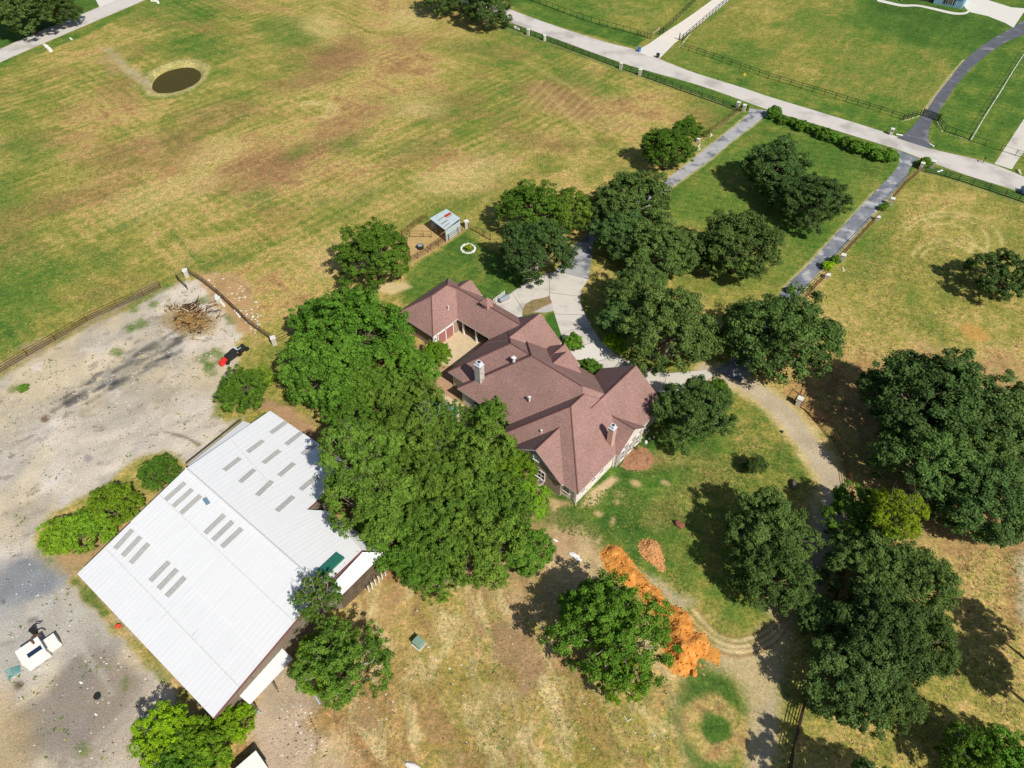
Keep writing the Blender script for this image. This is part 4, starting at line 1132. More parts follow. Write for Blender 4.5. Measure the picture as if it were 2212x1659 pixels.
# green patched sheet near the south-east end
ga, gb = hit(t2(560, 1650), pl_c), hit(t2(735, 1485), pl_c)
d = gb - ga; s = Vector((d.y, -d.x, 0)).normalized() * .55; up = Vector((0, 0, .30))
mb = MB(); P = [L(ga - s * 1.0) + up, L(ga + s) + up, L(gb + s) + up, L(gb - s) + up]
if (P[1] - P[0]).cross(P[2] - P[0]).z < 0: P = P[::-1]
mb.add(P + [p - Vector((0, 0, .3)) for p in P], [(0, 1, 2, 3), (0, 4, 5, 1), (1, 5, 6, 2), (2, 6, 7, 3), (3, 7, 4, 0)])
mb.build("roof_monitor", mat("sheet_green", tuple(alb(44, 118, 100)), .5, .4, var=.08), barn)
# small patches and a leaf-blown tear
for (x, y, w_, l_) in ((t1(1785, 1015)[0], t1(1785, 1015)[1], .5, 1.1),):
    p = hit((x, y), pl_b); b = MB(); b.box(0, 0, .06, w_, l_, .05, .7); b.build("roof_patch", mat("patch_blue_grey", tuple(alb(120, 150, 170)), .5), barn, L(p))
# porch roofs against the south gable and the north-west wall
lt = [z7(625, 530, 2.8), z7(697, 600, 2.5), z7(445, 868, 2.5), z7(362, 800, 2.8)]
shed_roof = roof_panel("porch_roof", lt, white_roof2, th=.1)
for p in (lt[1].lerp(lt[2], .04), lt[1].lerp(lt[2], .5), lt[1].lerp(lt[2], .96)):
    b = MB(); b.box(0, 0, 0, .15, .15, 2.4); b.build("post", board, barn, (L(p).x, L(p).y, 0))
nl = [z1(1635, 748, 3.1), z1(1625, 700, 2.8), z1(2100, 318, 2.8), z1(2165, 342, 3.1)]
roof_panel("porch_roof", nl, white_roof2, th=.1)
gt = MB(); gt.tube([L(nl[1]) + Vector((-.35, .25, .02)), L(nl[2]) + Vector((-.35, .25, .02))], .13, 5); gt.build("gutter", mat("gutter_dark", (.05, .045, .04, 1), .6), barn)
for p in (nl[1], nl[1].lerp(nl[2], .33), nl[1].lerp(nl[2], .66), nl[2]):
    b = MB(); b.box(0, 0, 0, .14, .14, 2.7); b.build("post", board, barn, (L(p).x, L(p).y, 0))
# white railing by the end door
ra, rb = z7(745, 400, 0), z7(800, 352, 0)
mb = MB()
for h in (.3, .65, 1.0): mb.tube([L(ra) + Vector((0, 0, h)), L(rb) + Vector((0, 0, h))], .05, 5)
mb.build("railing", trim_w, barn)
# ------------------------------------------------------------------ trees and shrubs
def leaf_material(name, c1, c2, trans=.28):
    m = bpy.data.materials.new(name); m.use_nodes = True
    n, l = m.node_tree.nodes, m.node_tree.links
    b = n["Principled BSDF"]; b.inputs["Roughness"].default_value = .8; b.inputs["Specular IOR Level"].default_value = .06
    at = n.new("ShaderNodeAttribute"); at.attribute_name = "tint"
    oi = n.new("ShaderNodeObjectInfo")
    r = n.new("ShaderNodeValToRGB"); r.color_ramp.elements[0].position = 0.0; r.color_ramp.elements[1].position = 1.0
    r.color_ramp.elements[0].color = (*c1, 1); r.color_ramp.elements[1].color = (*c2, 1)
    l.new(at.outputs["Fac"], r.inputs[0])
    mx = n.new("ShaderNodeMixRGB"); mx.blend_type = 'MULTIPLY'; mx.inputs[0].default_value = 1
    l.new(r.outputs[0], mx.inputs[1]); l.new(oi.outputs["Color"], mx.inputs[2])
    l.new(mx.outputs[0], b.inputs["Base Color"])
    tr = n.new("ShaderNodeBsdfTranslucent"); l.new(mx.outputs[0], tr.inputs[0])
    ms = n.new("ShaderNodeMixShader"); ms.inputs[0].default_value = trans
    l.new(b.outputs[0], ms.inputs[1]); l.new(tr.outputs[0], ms.inputs[2])
    l.new(ms.outputs[0], n["Material Output"].inputs[0])
    return m


leaf_m = leaf_material("foliage", (.32, .40, .40), (1.85, 1.66, 1.40), .30)
bark_m = mat("bark_grey_brown", (.16, .125, .095, 1), .95, .1, var=.3, scale=4, bump=.03)
bark_pale = mat("bark_pale", (.34, .30, .24, 1), .95, .1, var=.3, scale=4, bump=.03)


def crown_mesh(name, seed, boughs=26, clumps=15, leaves=34, leaf=.040, br=(.26, .40), cr=(.085, .15), reach=.66, low=-.35, gaps=0.0, spiky=.0, flat_=.8):
    """unit-radius crown: boughs carry clumps, clumps carry leaf sprays; every spray is a small bent face"""
    rs = np.random.RandomState(seed)
    pos = []; nrm = []; tint = []
    B = []
    for i in range(boughs):
        z = low + (1 - low) * ((i + .5) / boughs) ** .9
        a = i * 2.399963 + rs.uniform(-.4, .4)
        k = math.sqrt(max(0, 1 - max(z, 0) ** 2)) if z > 0 else 1 - .12 * z * z
        rr = reach * (1 + rs.uniform(-.22, .20))
        c = np.array([k * math.cos(a) * rr, k * math.sin(a) * rr, z * rr * flat_])
        if rs.rand() < gaps: continue
        B.append((c, rs.uniform(*br), rs.uniform(-.14, .14)))
    for _ in range(max(2, boughs // 6)):
        c = rs.normal(0, .22, 3); c[2] = abs(c[2]) * .6 + .1; B.append((c, rs.uniform(*br), rs.uniform(-.1, .1)))
    for c, r, tb in B:
        for j in range(clumps):
            d = rs.normal(0, 1, 3); d[2] = d[2] * .8 + .45; d /= np.linalg.norm(d)
            out = c / (np.linalg.norm(c) + 1e-6)
            if d @ out < -.45: d = d + out * .9; d /= np.linalg.norm(d)
            q = c + d * r * rs.uniform(.72, 1.08 + spiky)
            q[2] = max(q[2], low * .95)
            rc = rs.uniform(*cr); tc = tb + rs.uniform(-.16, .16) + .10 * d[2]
            m = leaves
            e = rs.normal(0, 1, (m, 3)); e /= np.linalg.norm(e, axis=1)[:, None]
            e[:, 2] = np.abs(e[:, 2]) * rs.choice([1, 1, 1, -.6], m)
            p = q + e * rc * rs.uniform(.35, 1.15, (m, 1)) * np.array([1, 1, .75])
            nn = e * .8 + d * .45 + np.array([0, 0, .30]) + rs.normal(0, .55, (m, 3))
            nn /= np.linalg.norm(nn, axis=1)[:, None]
            pos.append(p); nrm.append(nn); tint.append(np.clip(.5 + tc + rs.normal(0, .15, m) + .12 * e[:, 2], 0, 1))  # random leaf tones, painted lighter towards clump tops like sunlit foliage
    P = np.concatenate(pos); N = np.concatenate(nrm); T = np.concatenate(tint)
    n = len(P)
    ref = rs.normal(0, 1, (n, 3)); A = np.cross(N, ref); A /= np.linalg.norm(A, axis=1)[:, None]; Bv = np.cross(N, A)
    s = leaf * rs.uniform(.65, 1.35, (n, 1))
    w = s * rs.uniform(.55, .9, (n, 1))
    V = np.stack([P - A * s, P - Bv * w + N * s * .15, P + A * s, P + Bv * w + N * s * .15], 1).reshape(-1, 3)
    me = bpy.data.meshes.new(name)
    me.vertices.add(4 * n); me.vertices.foreach_set("co", V.ravel())
    me.loops.add(4 * n); me.loops.foreach_set("vertex_index", np.arange(4 * n))
    me.polygons.add(n); me.polygons.foreach_set("loop_start", np.arange(0, 4 * n, 4)); me.polygons.foreach_set("loop_total", np.full(n, 4))
    me.update(calc_edges=True)
    at = me.attributes.new("tint", 'FLOAT', 'FACE'); at.data.foreach_set("value", T.astype(np.float32))
    me.materials.append(leaf_m)
    me["boughs"] = 1
    return me, B


def trunk_mesh(name, seed, B, m, thick=.055, low=-1.25):
    rs = random.Random(seed)
    mb = MB()
    fork = (rs.uniform(-.03, .03), rs.uniform(-.03, .03), -.42)
    mb.tube([(0, 0, low), (fork[0] * .3, fork[1] * .3, -.85), fork], [thick * 1.45, thick, thick * .85], 7)
    for c, r, _ in B[::1]:
        mid = ((fork[0] + c[0]) * .5 + rs.uniform(-.06, .06), (fork[1] + c[1]) * .5 + rs.uniform(-.06, .06), (fork[2] + c[2]) * .5 - .05)
        mb.tube([fork, mid, tuple(c)], [thick * .5, thick * .3, thick * .12], 5)
        for _k in range(2):
            e = (c[0] + rs.uniform(-1, 1) * r * .8, c[1] + rs.uniform(-1, 1) * r * .8, c[2] + rs.uniform(-.2, .8) * r)
            mb.tube([tuple(c), e], [thick * .13, thick * .05], 4, cap=False)
    return mb.mesh(name, m, True)


CR = {}
def variant(key, seed, bark=None, **kw):
    me, B = crown_mesh("crown", seed, **kw)
    CR[key] = (me, trunk_mesh("trunk", seed, B, bark or bark_m))
for i in range(5): variant("oak%d" % i, 11 + i, bark_pale if i in (1, 3) else None, boughs=44, clumps=14, leaves=66, leaf=.0225, br=(.20, .32), cr=(.055, .125), reach=.75, low=-.85, gaps=.13)
for i in range(4): variant("leafy%d" % i, 31 + i, boughs=40, clumps=13, leaves=64, leaf=.0235, br=(.20, .31), cr=(.055, .125), reach=.77, low=-.85, gaps=.10, spiky=.16)
for i in range(2): variant("loose%d" % i, 51 + i, bark_pale, boughs=30, clumps=11, leaves=62, leaf=.021, br=(.18, .28), cr=(.06, .10), reach=.80, low=-.45, gaps=.16, spiky=.40)
variant("open", 61, boughs=34, clumps=11, leaves=46, leaf=.028, br=(.15, .23), cr=(.06, .10), reach=.84, low=-.25, gaps=.08, flat_=.6)
for i in range(2): variant("shrub%d" % i, 71 + i, boughs=14, clumps=9, leaves=26, leaf=.075, br=(.30, .42), cr=(.13, .2), reach=.62, low=-.6)
variant("weeping", 81, boughs=24, clumps=14, leaves=36, leaf=.034, br=(.22, .34), cr=(.08, .12), reach=.68, spiky=.2)

TINT = {
    "lw": (.170, .310, .026),
    "dark": (.094, .162, .044), "dark2": (.080, .146, .044), "mid": (.100, .210, .028), "olive": (.175, .265, .030),
    "bright": (.100, .225, .028), "bright2": (.155, .300, .022), "yellow": (.250, .350, .022), "lime": (.220, .400, .018), "canopy": (.128, .232, .036),
}
_n = 0


def tree(cx, cy, rx, kind, tint, label, lift=None, ry=None, flat_=.92, cat="tree", group=None, name=None, trunk=True, tall=None, rzz=None, at_h=None, base_h=0.0):
    """a tree whose crown is seen centred on photograph point (cx, cy) with half-width rx (photograph units)"""
    global _n
    _n += 1
    rr = random.Random(900 + _n)
    h0 = 5.0
    for _ in range(3):
        Rm = rx * metres_per_px(cx, cy, h0); h0 = at_h if at_h is not None else (tall if tall else Rm * .70 + .5 + .10 * min(Rm, 5))
    p = G(cx, cy, h0)
    me, tm = CR[kind]
    t = empty(name or "tree", (p[0], p[1], base_h), 0, label, cat, group)
    rz = rzz if rzz is not None else rr.uniform(0, 2 * PI)
    R_ = Rm / .97
    ry_ = (ry / rx if ry else 1.0)
    hc = h0 - base_h
    cz = R_ * flat_
    c = link_mesh("crown", me, t, (0, 0, hc), rz, (R_ * rr.uniform(.95, 1.05), R_ * ry_ * rr.uniform(.95, 1.05), cz))
    k = TINT[tint] if isinstance(tint, str) else tint
    j = rr.uniform(.76, 1.16)
    c.color = (k[0] * j * rr.uniform(.93, 1.07), k[1] * j, k[2] * j, 1)
    if trunk:
        link_mesh("trunk", tm, t, (0, 0, hc), rz, (R_ * .96, R_ * .96, hc / 1.25))
    return t


GO = "oaks round the house and drives"
GC = "trees crowded between the barn and the house"
# north and north-west
tree(45, 8, 78, "oak0", "dark", "dark oak at the photo's top left corner beyond the far road", group="oaks beyond the roads")
tree(118, 14, 45, "oak3", "dark", "smaller oak right of the corner oak, beside the far road", group="oaks beyond the roads")
tree(1050, 12, 54, "oak1", "dark", "dark oak where the road enters at the top edge", group="oaks beyond the roads")
tree(955, -12, 46, "oak2", "dark", "oak cut by the top edge, left of where the road enters", group="oaks beyond the roads")
tree(1000, -22, 50, "oak4", "mid", "oak behind the two at the top edge, mostly out of view", group="oaks beyond the roads")
# beside the west drive
tree(1440, 322, 52, "oak2", "mid", "broad oak standing alone left of the western driveway", group=GO)
tree(1482, 283, 33, "oak0", "mid", "small oak touching the lone oak left of the western driveway", group=GO)
# by the pen
tree(808, 548, 76, "leafy0", "mid", "round olive green tree left of the pipe pen", ry=72)
tree(1148, 452, 66, "leafy1", "mid", "loose olive green tree right of the tin shed", group=GO)
tree(1232, 455, 50, "leafy2", (.13, .21, .03), "feathery olive tree at the bend of the western driveway", group=GO, ry=52)
tree(1160, 545, 84, "oak1", "dark2", "dark oak overhanging the lawn above the forecourt", group=GO, ry=62)
# oak belt
tree(1368, 438, 82, "oak0", "dark", "uppermost oak of the belt beside the western driveway", group=GO)
tree(1432, 540, 76, "oak3", "dark", "second oak of the belt, right of the asphalt patch", group=GO)
tree(1345, 505, 62, "oak4", "dark2", "oak of the belt hanging over the asphalt bend", group=GO)
tree(1375, 632, 72, "oak2", "dark", "oak in the middle of the belt above the concrete drive", group=GO)
tree(1448, 712, 98, "oak1", "dark", "largest oak of the belt, right of the curving concrete drive", group=GO)
tree(1350, 690, 56, "oak4", "dark2", "oak at the left edge of the belt nearest the concrete drive", group=GO)
tree(1596, 530, 88, "oak4", "dark", "oak on the lawn between the belt and the eastern driveway", group=GO)
tree(1672, 362, 68, "oak0", "dark2", "upper left of the touching oaks on the north lawn", group=GO)
tree(1762, 438, 66, "oak3", "dark2", "lower right of the touching oaks on the north lawn", group=GO)
tree(1700, 420, 48, "oak2", "dark2", "small oak filling the gap of the touching north lawn oaks", group=GO)
tree(1682, 728, 114, "oak2", "dark", "big oak at the foot of the eastern driveway", group=GO)
tree(1604, 700, 44, "loose0", "dark2", "thin young oak left of the big oak at the foot of the drive", group=GO)
tree(1500, 893, 82, "oak3", "dark", "oak at the east corner of the house", group=GO)
tree(1548, 845, 30, "leafy3", "mid", "small green tree above the oak at the house's east corner", group=GO)
# east pasture
tree(2150, 597, 70, "open", "dark2", "open-branched oak alone on the east pasture", ry=60, tall=3.0)
tree(2000, 872, 130, "oak0", "dark2", "upper left oak of the great clump at the right edge", group="great oak clump at the right edge")
tree(2118, 900, 112, "oak4", "dark2", "upper right oak of the great clump at the right edge", group="great oak clump at the right edge")
tree(2002, 1008, 104, "oak1", "dark", "middle left oak of the great clump at the right edge", group="great oak clump at the right edge")
tree(2118, 1078, 104, "oak3", "dark2", "lowest oak of the great clump at the right edge", group="great oak clump at the right edge")
tree(2080, 985, 90, "leafy0", "dark", "oak in the heart of the great clump at the right edge", group="great oak clump at the right edge")
tree(2175, 985, 60, "oak2", "dark2", "rightmost oak of the great clump at the right edge", group="great oak clump at the right edge")
# south-east
tree(1660, 1150, 92, "oak4", "dark", "upper oak of the pair on the south lawn inside the gravel loop", group=GO)
tree(1668, 1240, 88, "oak2", "dark", "lower oak of the pair on the south lawn inside the gravel loop", group=GO)
tree(1862, 1122, 72, "leafy2", "mid", "tree at the end of the gravel loop whose sunlit top is a separate yellow crown")
tree(1938, 1105, 50, "leafy3", "yellow", "yellow green tree top right of the gravel loop's end", at_h=8.5)  # separate crown; its yellow tint paints sunlight on the larger tree's top
tree(1880, 1235, 92, "oak1", "dark", "upper left oak of the belt down the pipe fence", group="oaks along the south pipe fence")
tree(1970, 1262, 92, "oak0", "dark", "upper right oak of the belt down the pipe fence", group="oaks along the south pipe fence")
tree(1905, 1370, 104, "oak3", "dark2", "oak in the middle of the belt down the pipe fence", group="oaks along the south pipe fence")
tree(1985, 1385, 78, "leafy1", "dark", "right hand oak in the middle of the pipe fence belt", group="oaks along the south pipe fence")
tree(1838, 1470, 96, "oak4", "dark2", "lowest left oak of the belt over the pipe fence", group="oaks along the south pipe fence")
tree(1915, 1500, 72, "oak2", "dark", "lowest right oak of the belt by the pipe fence", group="oaks along the south pipe fence")
tree(1770, 1330, 50, "oak0", "dark2", "small oak at the left edge of the pipe fence belt", group="oaks along the south pipe fence")
tree(2110, 1640, 74, "loose0", "mid", "loose green tree at the bottom right corner")
tree(2180, 1668, 80, "leafy2", "bright", "bright green tree in the bottom right corner")
tree(2284, 1380, 52, "oak1", "dark2", "dark tree cut by the right edge above the long shadows", tall=5.6)
tree(2316, 1486, 70, "oak3", "dark2", "tree cut by the right edge below the other one there", tall=6.4)
tree(1895, 1735, 86, "open", "dark", "tree just below the bottom edge that throws the branched shadow", tall=7)
tree(2010, 1770, 70, "oak0", "dark", "tree below the bottom edge, right of the branched one", tall=6.5)
# by the orange mounds
tree(1322, 1372, 112, "loose1", "bright", "tall spreading green tree left of the long orange mound", ry=118)
tree(1290, 1330, 76, "leafy1", "bright", "upper left crown of the pair beside the long orange mound")
tree(1345, 1462, 60, "loose0", "bright2", "thin crown hanging below the tree by the orange mound")
# by the barn
tree(742, 1432, 100, "loose0", "canopy", "green tree between the barn's porch and the transformer box", ry=96)
tree(700, 1430, 62, "leafy3", "bright2", "lighter tree tight against the barn's porch")
tree(688, 1290, 54, "loose1", "mid", "small tree growing beside the power pole and barn eave", ry=44, tall=6.5)
tree(362, 1590, 66, "leafy0", "lime", "lime green tree at the bottom left beyond the barn corner")
tree(435, 1622, 62, "leafy2", "bright2", "green tree between the lime tree and the barn's south corner")
tree(400, 1655, 60, "leafy1", "bright", "tree at the bottom edge under the lime green one")
tree(500, 1560, 44, "leafy3", "lime", "small round tree touching the barn's south corner")
tree(522, 842, 52, "leafy1", "mid", "tree at the barn's north corner by the dirt lot", ry=50)
tree(565, 815, 26, "leafy0", "olive", "little tree behind the one at the barn's north corner")
tree(344, 1022, 38, "leafy2", "mid", "single small tree halfway along the barn's west side", ry=38)
tree(246, 1092, 50, "leafy1", "lw", "upper tree of the three at the barn's west corner", group="low trees at the barn's west corner")
tree(190, 1142, 46, "leafy3", "lw", "middle tree of the three at the barn's west corner", group="low trees at the barn's west corner")
tree(132, 1160, 44, "leafy0", "lw", "leftmost tree of the three at the barn's west corner", group="low trees at the barn's west corner")
# the grove between barn and house
tree(770, 712, 102, "leafy1", "bright", "bright green spreading tree left of the garage wing", ry=96)
tree(690, 700, 60, "leafy2", "bright", "left shoulder of the bright trees by the garage wing")
tree(838, 720, 48, "leafy3", "bright", "bright tree nearest the garage wing wall")
tree(700, 800, 96, "oak4", "mid", "darker tree below the bright one left of the house", ry=84)
tree(785, 835, 60, "oak1", "mid", "dark green tree over the path between barn and house", group=GC)
tree(945, 768, 32, "weeping", "bright2", "small weeping bright green tree below the garage courtyard", group=GC)
tree(888, 800, 56, "leafy0", "bright", "bright tree beside the weeping one below the courtyard", group=GC)
tree(752, 882, 54, "leafy2", "bright", "bright low tree above the barn's east side", group=GC)
tree(838, 868, 56, "leafy3", "canopy", "tree at the upper left of the grove", group=GC)
tree(905, 860, 50, "leafy1", "canopy", "tree left of the pool terrace", group=GC)
tree(775, 985, 84, "leafy0", "canopy", "grove tree that shades the barn roof's edge", group=GC, at_h=9.5)
tree(868, 960, 82, "leafy2", "canopy", "grove tree straight below the pool terrace", group=GC)
tree(925, 905, 40, "loose0", "canopy", "thin crown spread right over the pool", group=GC, at_h=6)
tree(975, 900, 36, "loose1", "mid", "small loose crown at the pool's right end", group=GC, at_h=5)
tree(955, 955, 60, "loose1", "canopy", "thin grove tree through which the pool shows", group=GC)
tree(1065, 900, 44, "leafy3", "mid", "green tree leaning on the roof's south-west slope", group=GC)
tree(1040, 975, 72, "leafy1", "canopy", "grove tree below the tree that leans on the roof", group=GC)
tree(800, 1075, 84, "leafy3", "canopy", "lower left grove tree beside the barn's notch", group=GC, at_h=8.5)
tree(890, 1060, 86, "leafy1", "canopy", "tree in the middle of the grove", group=GC)
tree(985, 1055, 82, "leafy0", "canopy", "grove tree right of the middle one", group=GC)
tree(1105, 1020, 52, "leafy2", "bright2", "yellowish grove tree beside the house's south-west gable", group=GC)
tree(1135, 1085, 52, "loose0", "bright2", "loose yellowish tree at the grove's right edge", group=GC)
tree(1075, 1095, 72, "leafy2", "canopy", "tree on the grove's right, below the yellowish ones", group=GC)
tree(860, 1150, 78, "leafy0", "mid", "grove tree over the barn's east corner", group=GC)
tree(950, 1150, 84, "leafy2", "canopy", "tree low in the middle of the grove", group=GC)
tree(1045, 1175, 82, "leafy3", "canopy", "tree low on the right of the grove", group=GC)
tree(1142, 1190, 54, "oak0", "mid", "dark bushy tree at the grove's lower right corner", group=GC)
tree(905, 1215, 56, "oak3", "mid", "dark tree on the grove's lower left fringe", group=GC)
tree(948, 1250, 48, "loose1", "mid", "tree jutting furthest down from the grove", group=GC)

GS = "clipped shrubs of the roadside hedge"
hedge = [(1672, 246, 14, 0), (1690, 258, 13, 1), (1712, 264, 14, 0), (1733, 272, 14, 1), (1756, 278, 15, 0), (1780, 287, 16, 1), (1802, 296, 17, 0), (1826, 306, 17, 1), (1850, 316, 17, 0), (1874, 324, 18, 1), (1896, 334, 20, 0), (1918, 338, 17, 1), (1932, 342, 12, 0)]
hr = random.Random(77)
for k, (x, y, r, v) in enumerate(hedge):
    r = r * hr.uniform(.8, 1.3); y += hr.uniform(-3, 3)
    tree(x, y, r, "shrub%d" % v, "mid" if k % 3 else "bright", ["first and leftmost shrub of the hedge by the road", "second shrub of the roadside hedge, counted from the west drive"][k] if k < 2 else ("last shrub of the hedge, at the eastern driveway's mouth" if k == 12 else "shrub number %s from the left in the roadside hedge" % ["", "", "three", "four", "five", "six", "seven", "eight", "nine", "ten", "eleven", "twelve"][k]),
         cat="shrub", group=GS, name="shrub", at_h=r * .062, flat_=.95)
for x, y, r, c, lb in ((1998, 352, 15, "mid", "round bush beside the stone pillar at the eastern driveway's mouth"), (1237, 742, 24, "bright", "bush at the house front between roof and concrete drive"), (1278, 797, 24, "bright", "low bush under the north-east gable of the house"), (1262, 790, 16, "mid", "small bush left of the low one under the gable"),
                       (1338, 738, 32, "lime", "lime green young tree at the edge of the oak belt"), (1788, 574, 13, "lime", "lower lime bush beside the eastern driveway fence"), (1804, 562, 13, "bright", "upper bush of the two beside the eastern driveway fence"), (1906, 449, 9, "mid", "small bush between two pillars on the eastern drive"), (1914, 443, 8, "bright", "smallest bush near the pillars halfway up the eastern drive"),
                       (1609, 232, 9, "mid", "dark bush by the pillars at the western driveway's mouth"), (1599, 236, 6, "mid", "tiny bush left of the pillars at the western mouth"), (1012, 534, 8, "yellow", "yellow flowering plant in the stone ring on the lawn"), (1372, 965, 6, "bright", "small plant at the corner of the brown bark bed"), (1390, 941, 5, "bright", "small plant by the white wall's corner"), (1708, 626, 10, "mid", "bush at the lower end of the eastern driveway"), (1522, 290, 7, "mid", "weedy bush on the fence left of the western driveway"), (1534, 284, 6, "olive", "second weedy bush on the western fence, by white stones")):
    tree(x, y, r, "shrub%d" % (_n % 2) if r < 22 or True else "leafy0", c, lb, cat="shrub", name="shrub", at_h=max(.35, r * .055), flat_=.9)
tree(1634, 1004, 24, "oak2", "dark", "small dark young oak alone on the lawn inside the loop", cat="tree", at_h=1.9, flat_=.85)
tree(1608, 1008, 9, "shrub1", "dark", "low sprout left of the young oak on the lawn", cat="shrub", name="shrub", at_h=.6)
tree(50, 838, 12, "shrub1", "mid", "weed clump at the left edge of the dirt lot", cat="shrub", name="shrub", at_h=.3, flat_=.4)
# ------------------------------------------------------------------ fences
steel_b = mat("fence_steel_black", (.02, .022, .02, 1), .5, .4, var=.1)
rust = mat("pipe_rust_brown", tuple(alb(112, 72, 52)), .8, .3, var=.25, scale=3)
wire_g = mat("fence_green_black", (.020, .030, .018, 1), .6, .3)
wood_g = mat("rail_grey_wood", tuple(alb(122, 100, 78)), .9, .1, var=.3, scale=2)


def fence(pts, label, height=1.3, rails=4, spacing=2.6, m=steel_b, rail_r=.032, post_r=.055, group=None, cat="fence", world_pts=False, lean=0.0, rail0=.18, first_post=True):
    P = [Vector((*(p if world_pts else G(*p)), 0)) for p in pts]
    root = empty("fence", P[0], 0, label, cat, group)
    O = P[0]
    # posts
    pb = MB(); pb.tube([(0, 0, 0), (0, 0, height + .06)], post_r, 6)
    pme = pb.mesh("post", m)
    for a, b in zip(P[:-1], P[1:]):
        n = max(1, round((b - a).length / spacing))
        for k in range(n):
            q = a.lerp(b, k / n) - O; link_mesh("post", pme, root, q)
    link_mesh("post", pme, root, P[-1] - O)
    for r_ in range(rails):
        h = rail0 + (height - rail0) * (r_ / (rails - 1) if rails > 1 else 1)
        rb = MB(); rb.tube([p - O + Vector((0, 0, h)) for p in P], rail_r, 5)
        rb.build("rail", m, root)
    return root


GF = "black pipe fences along the main road"
fence([(1078, 50), (1139, 74), (1206, 98), (1342, 149), (1382, 163), (1470, 196), (1560, 228), (1590, 240)], "long black pipe fence between the big dry field and the road", rails=4, group=GF, rail_r=.05, post_r=.07)
fence([(1998, 372), (2040, 381), (2100, 400), (2170, 424), (2260, 455)], "black pipe fence between the east pasture and the road", rails=4, group=GF, rail_r=.05, post_r=.07)
fence([(1110, -12), (1180, 14), (1260, 44), (1330, 64), (1377, 76)], "thin black fence across the road on the left of the white gravel drive", rails=2, height=1.4, spacing=2.5, m=wire_g, rail_r=.055, post_r=.07)
fence([(1377, 76), (1391, 80), (1405, 84)], "black fence corner panel beside the open gate of the gravel drive", rails=4, spacing=1.2, m=wire_g, rail_r=.055, post_r=.07)
fence([(1431, 72), (1475, 30), (1513, -8)], "black mesh fence up the left side of the white gravel drive", rails=3, height=1.4, m=wire_g, rail_r=.055, post_r=.07)
fence([(1474, 88), (1510, 56), (1552, 20), (1590, -10)], "black mesh fence up the right side of the white gravel drive", rails=3, height=1.4, m=wire_g, rail_r=.055, post_r=.07)
fence([(1470, 104), (1540, 127), (1659, 170), (1780, 206), (1900, 243), (1950, 260)], "long low black fence of the green meadow across the road", rails=2, height=1.35, spacing=2.7, rail0=.85, m=wire_g, rail_r=.055, post_r=.07)
fence([(1950, 259), (1968, 254), (1987, 249)], "short black fence left of the black farm gate", rails=3, spacing=1.5, m=wire_g, rail_r=.055, post_r=.07)
fence([(2024, 262), (2032, 274), (2040, 284)], "short black fence right of the black farm gate", rails=3, spacing=1.5, m=wire_g, rail_r=.055, post_r=.07)
fence([(2040, 284), (2062, 291), (2093, 303)], "low black fence right of the black farm gate by the white line", rails=2, spacing=2.2, m=wire_g, rail_r=.055, post_r=.07)
fence([(2093, 304), (2160, 326), (2260, 358)], "thin wire fence crossing the concrete drive at the right edge", rails=2, m=wire_g, rail_r=.03)
fence([(2093, 300), (2150, 208), (2212, 116), (2250, 64)], "dark fence running uphill beside the white line on the right", rails=1, height=1.1, m=wire_g, rail0=1.0, rail_r=.025)
fence([(0, 806), (60, 770), (120, 736), (189, 694), (255, 664), (311, 640), (348, 622)], "rusty pipe fence along the top of the dirt lot", rails=4, height=1.35, m=rust, spacing=6.5, rail_r=.05)
fence([(408, 591), (440, 612), (470, 636), (500, 664), (535, 698), (595, 742)], "grey plank fence from the stone pillars down to the bright trees", rails=4, height=1.35, m=wood_g, spacing=3.0, rail_r=.06)
fence([(385, 603), (402, 594)], "short piece of broken plank fence at the lot's corner", rails=3, spacing=1.6, m=wood_g)
fence([(384, 605), (406, 626)], "leaning black gate left open at the dirt lot's corner", rails=4, height=1.1, spacing=5, cat="gate", m=steel_b)
fence([(595, 742), (640, 720), (680, 700)], "pipe fence that runs under the bright trees", rails=3, m=rust)
fence([(1594, 243), (1560, 271), (1531, 291), (1512, 305)], "rusty pipe fence left of the western driveway", rails=3, m=rust, rail_r=.045, spacing=3)
fence([(1983, 374), (1960, 395), (1925, 434)], "rusty pipe fence right of the eastern driveway, upper length", rails=4, m=rust, rail_r=.04, group="pipe fences beside the eastern driveway")
fence([(1893, 474), (1860, 510), (1815, 558)], "rusty pipe fence right of the eastern driveway, middle length", rails=4, m=rust, rail_r=.04, group="pipe fences beside the eastern driveway")
fence([(1784, 598), (1760, 622), (1736, 650)], "rusty pipe fence right of the eastern driveway, lowest length", rails=4, m=rust, rail_r=.04, group="pipe fences beside the eastern driveway")
fence([(1728, 880), (1748, 893), (1776, 922), (1802, 955), (1820, 990), (1830, 1030), (1836, 1068)], "curved pipe fence outside the gravel loop", rails=4, m=rust, height=1.4, rail_r=.04, spacing=3.0)
fence([(1716, 868), (1728, 852), (1735, 858)], "short pipe rails beside the stone pillar of the gravel loop", rails=2, m=rust, spacing=1.5)
fence([(1840, 1100), (1830, 1200), (1800, 1300), (1770, 1400), (1740, 1500), (1724, 1560), (1706, 1640), (1694, 1720)], "tall dark pipe fence running down past the belt of oaks", rails=5, m=mat("pipe_dark_brown", tuple(alb(84, 66, 54)), .7, .3), height=1.45, rail_r=.045, spacing=3.6)
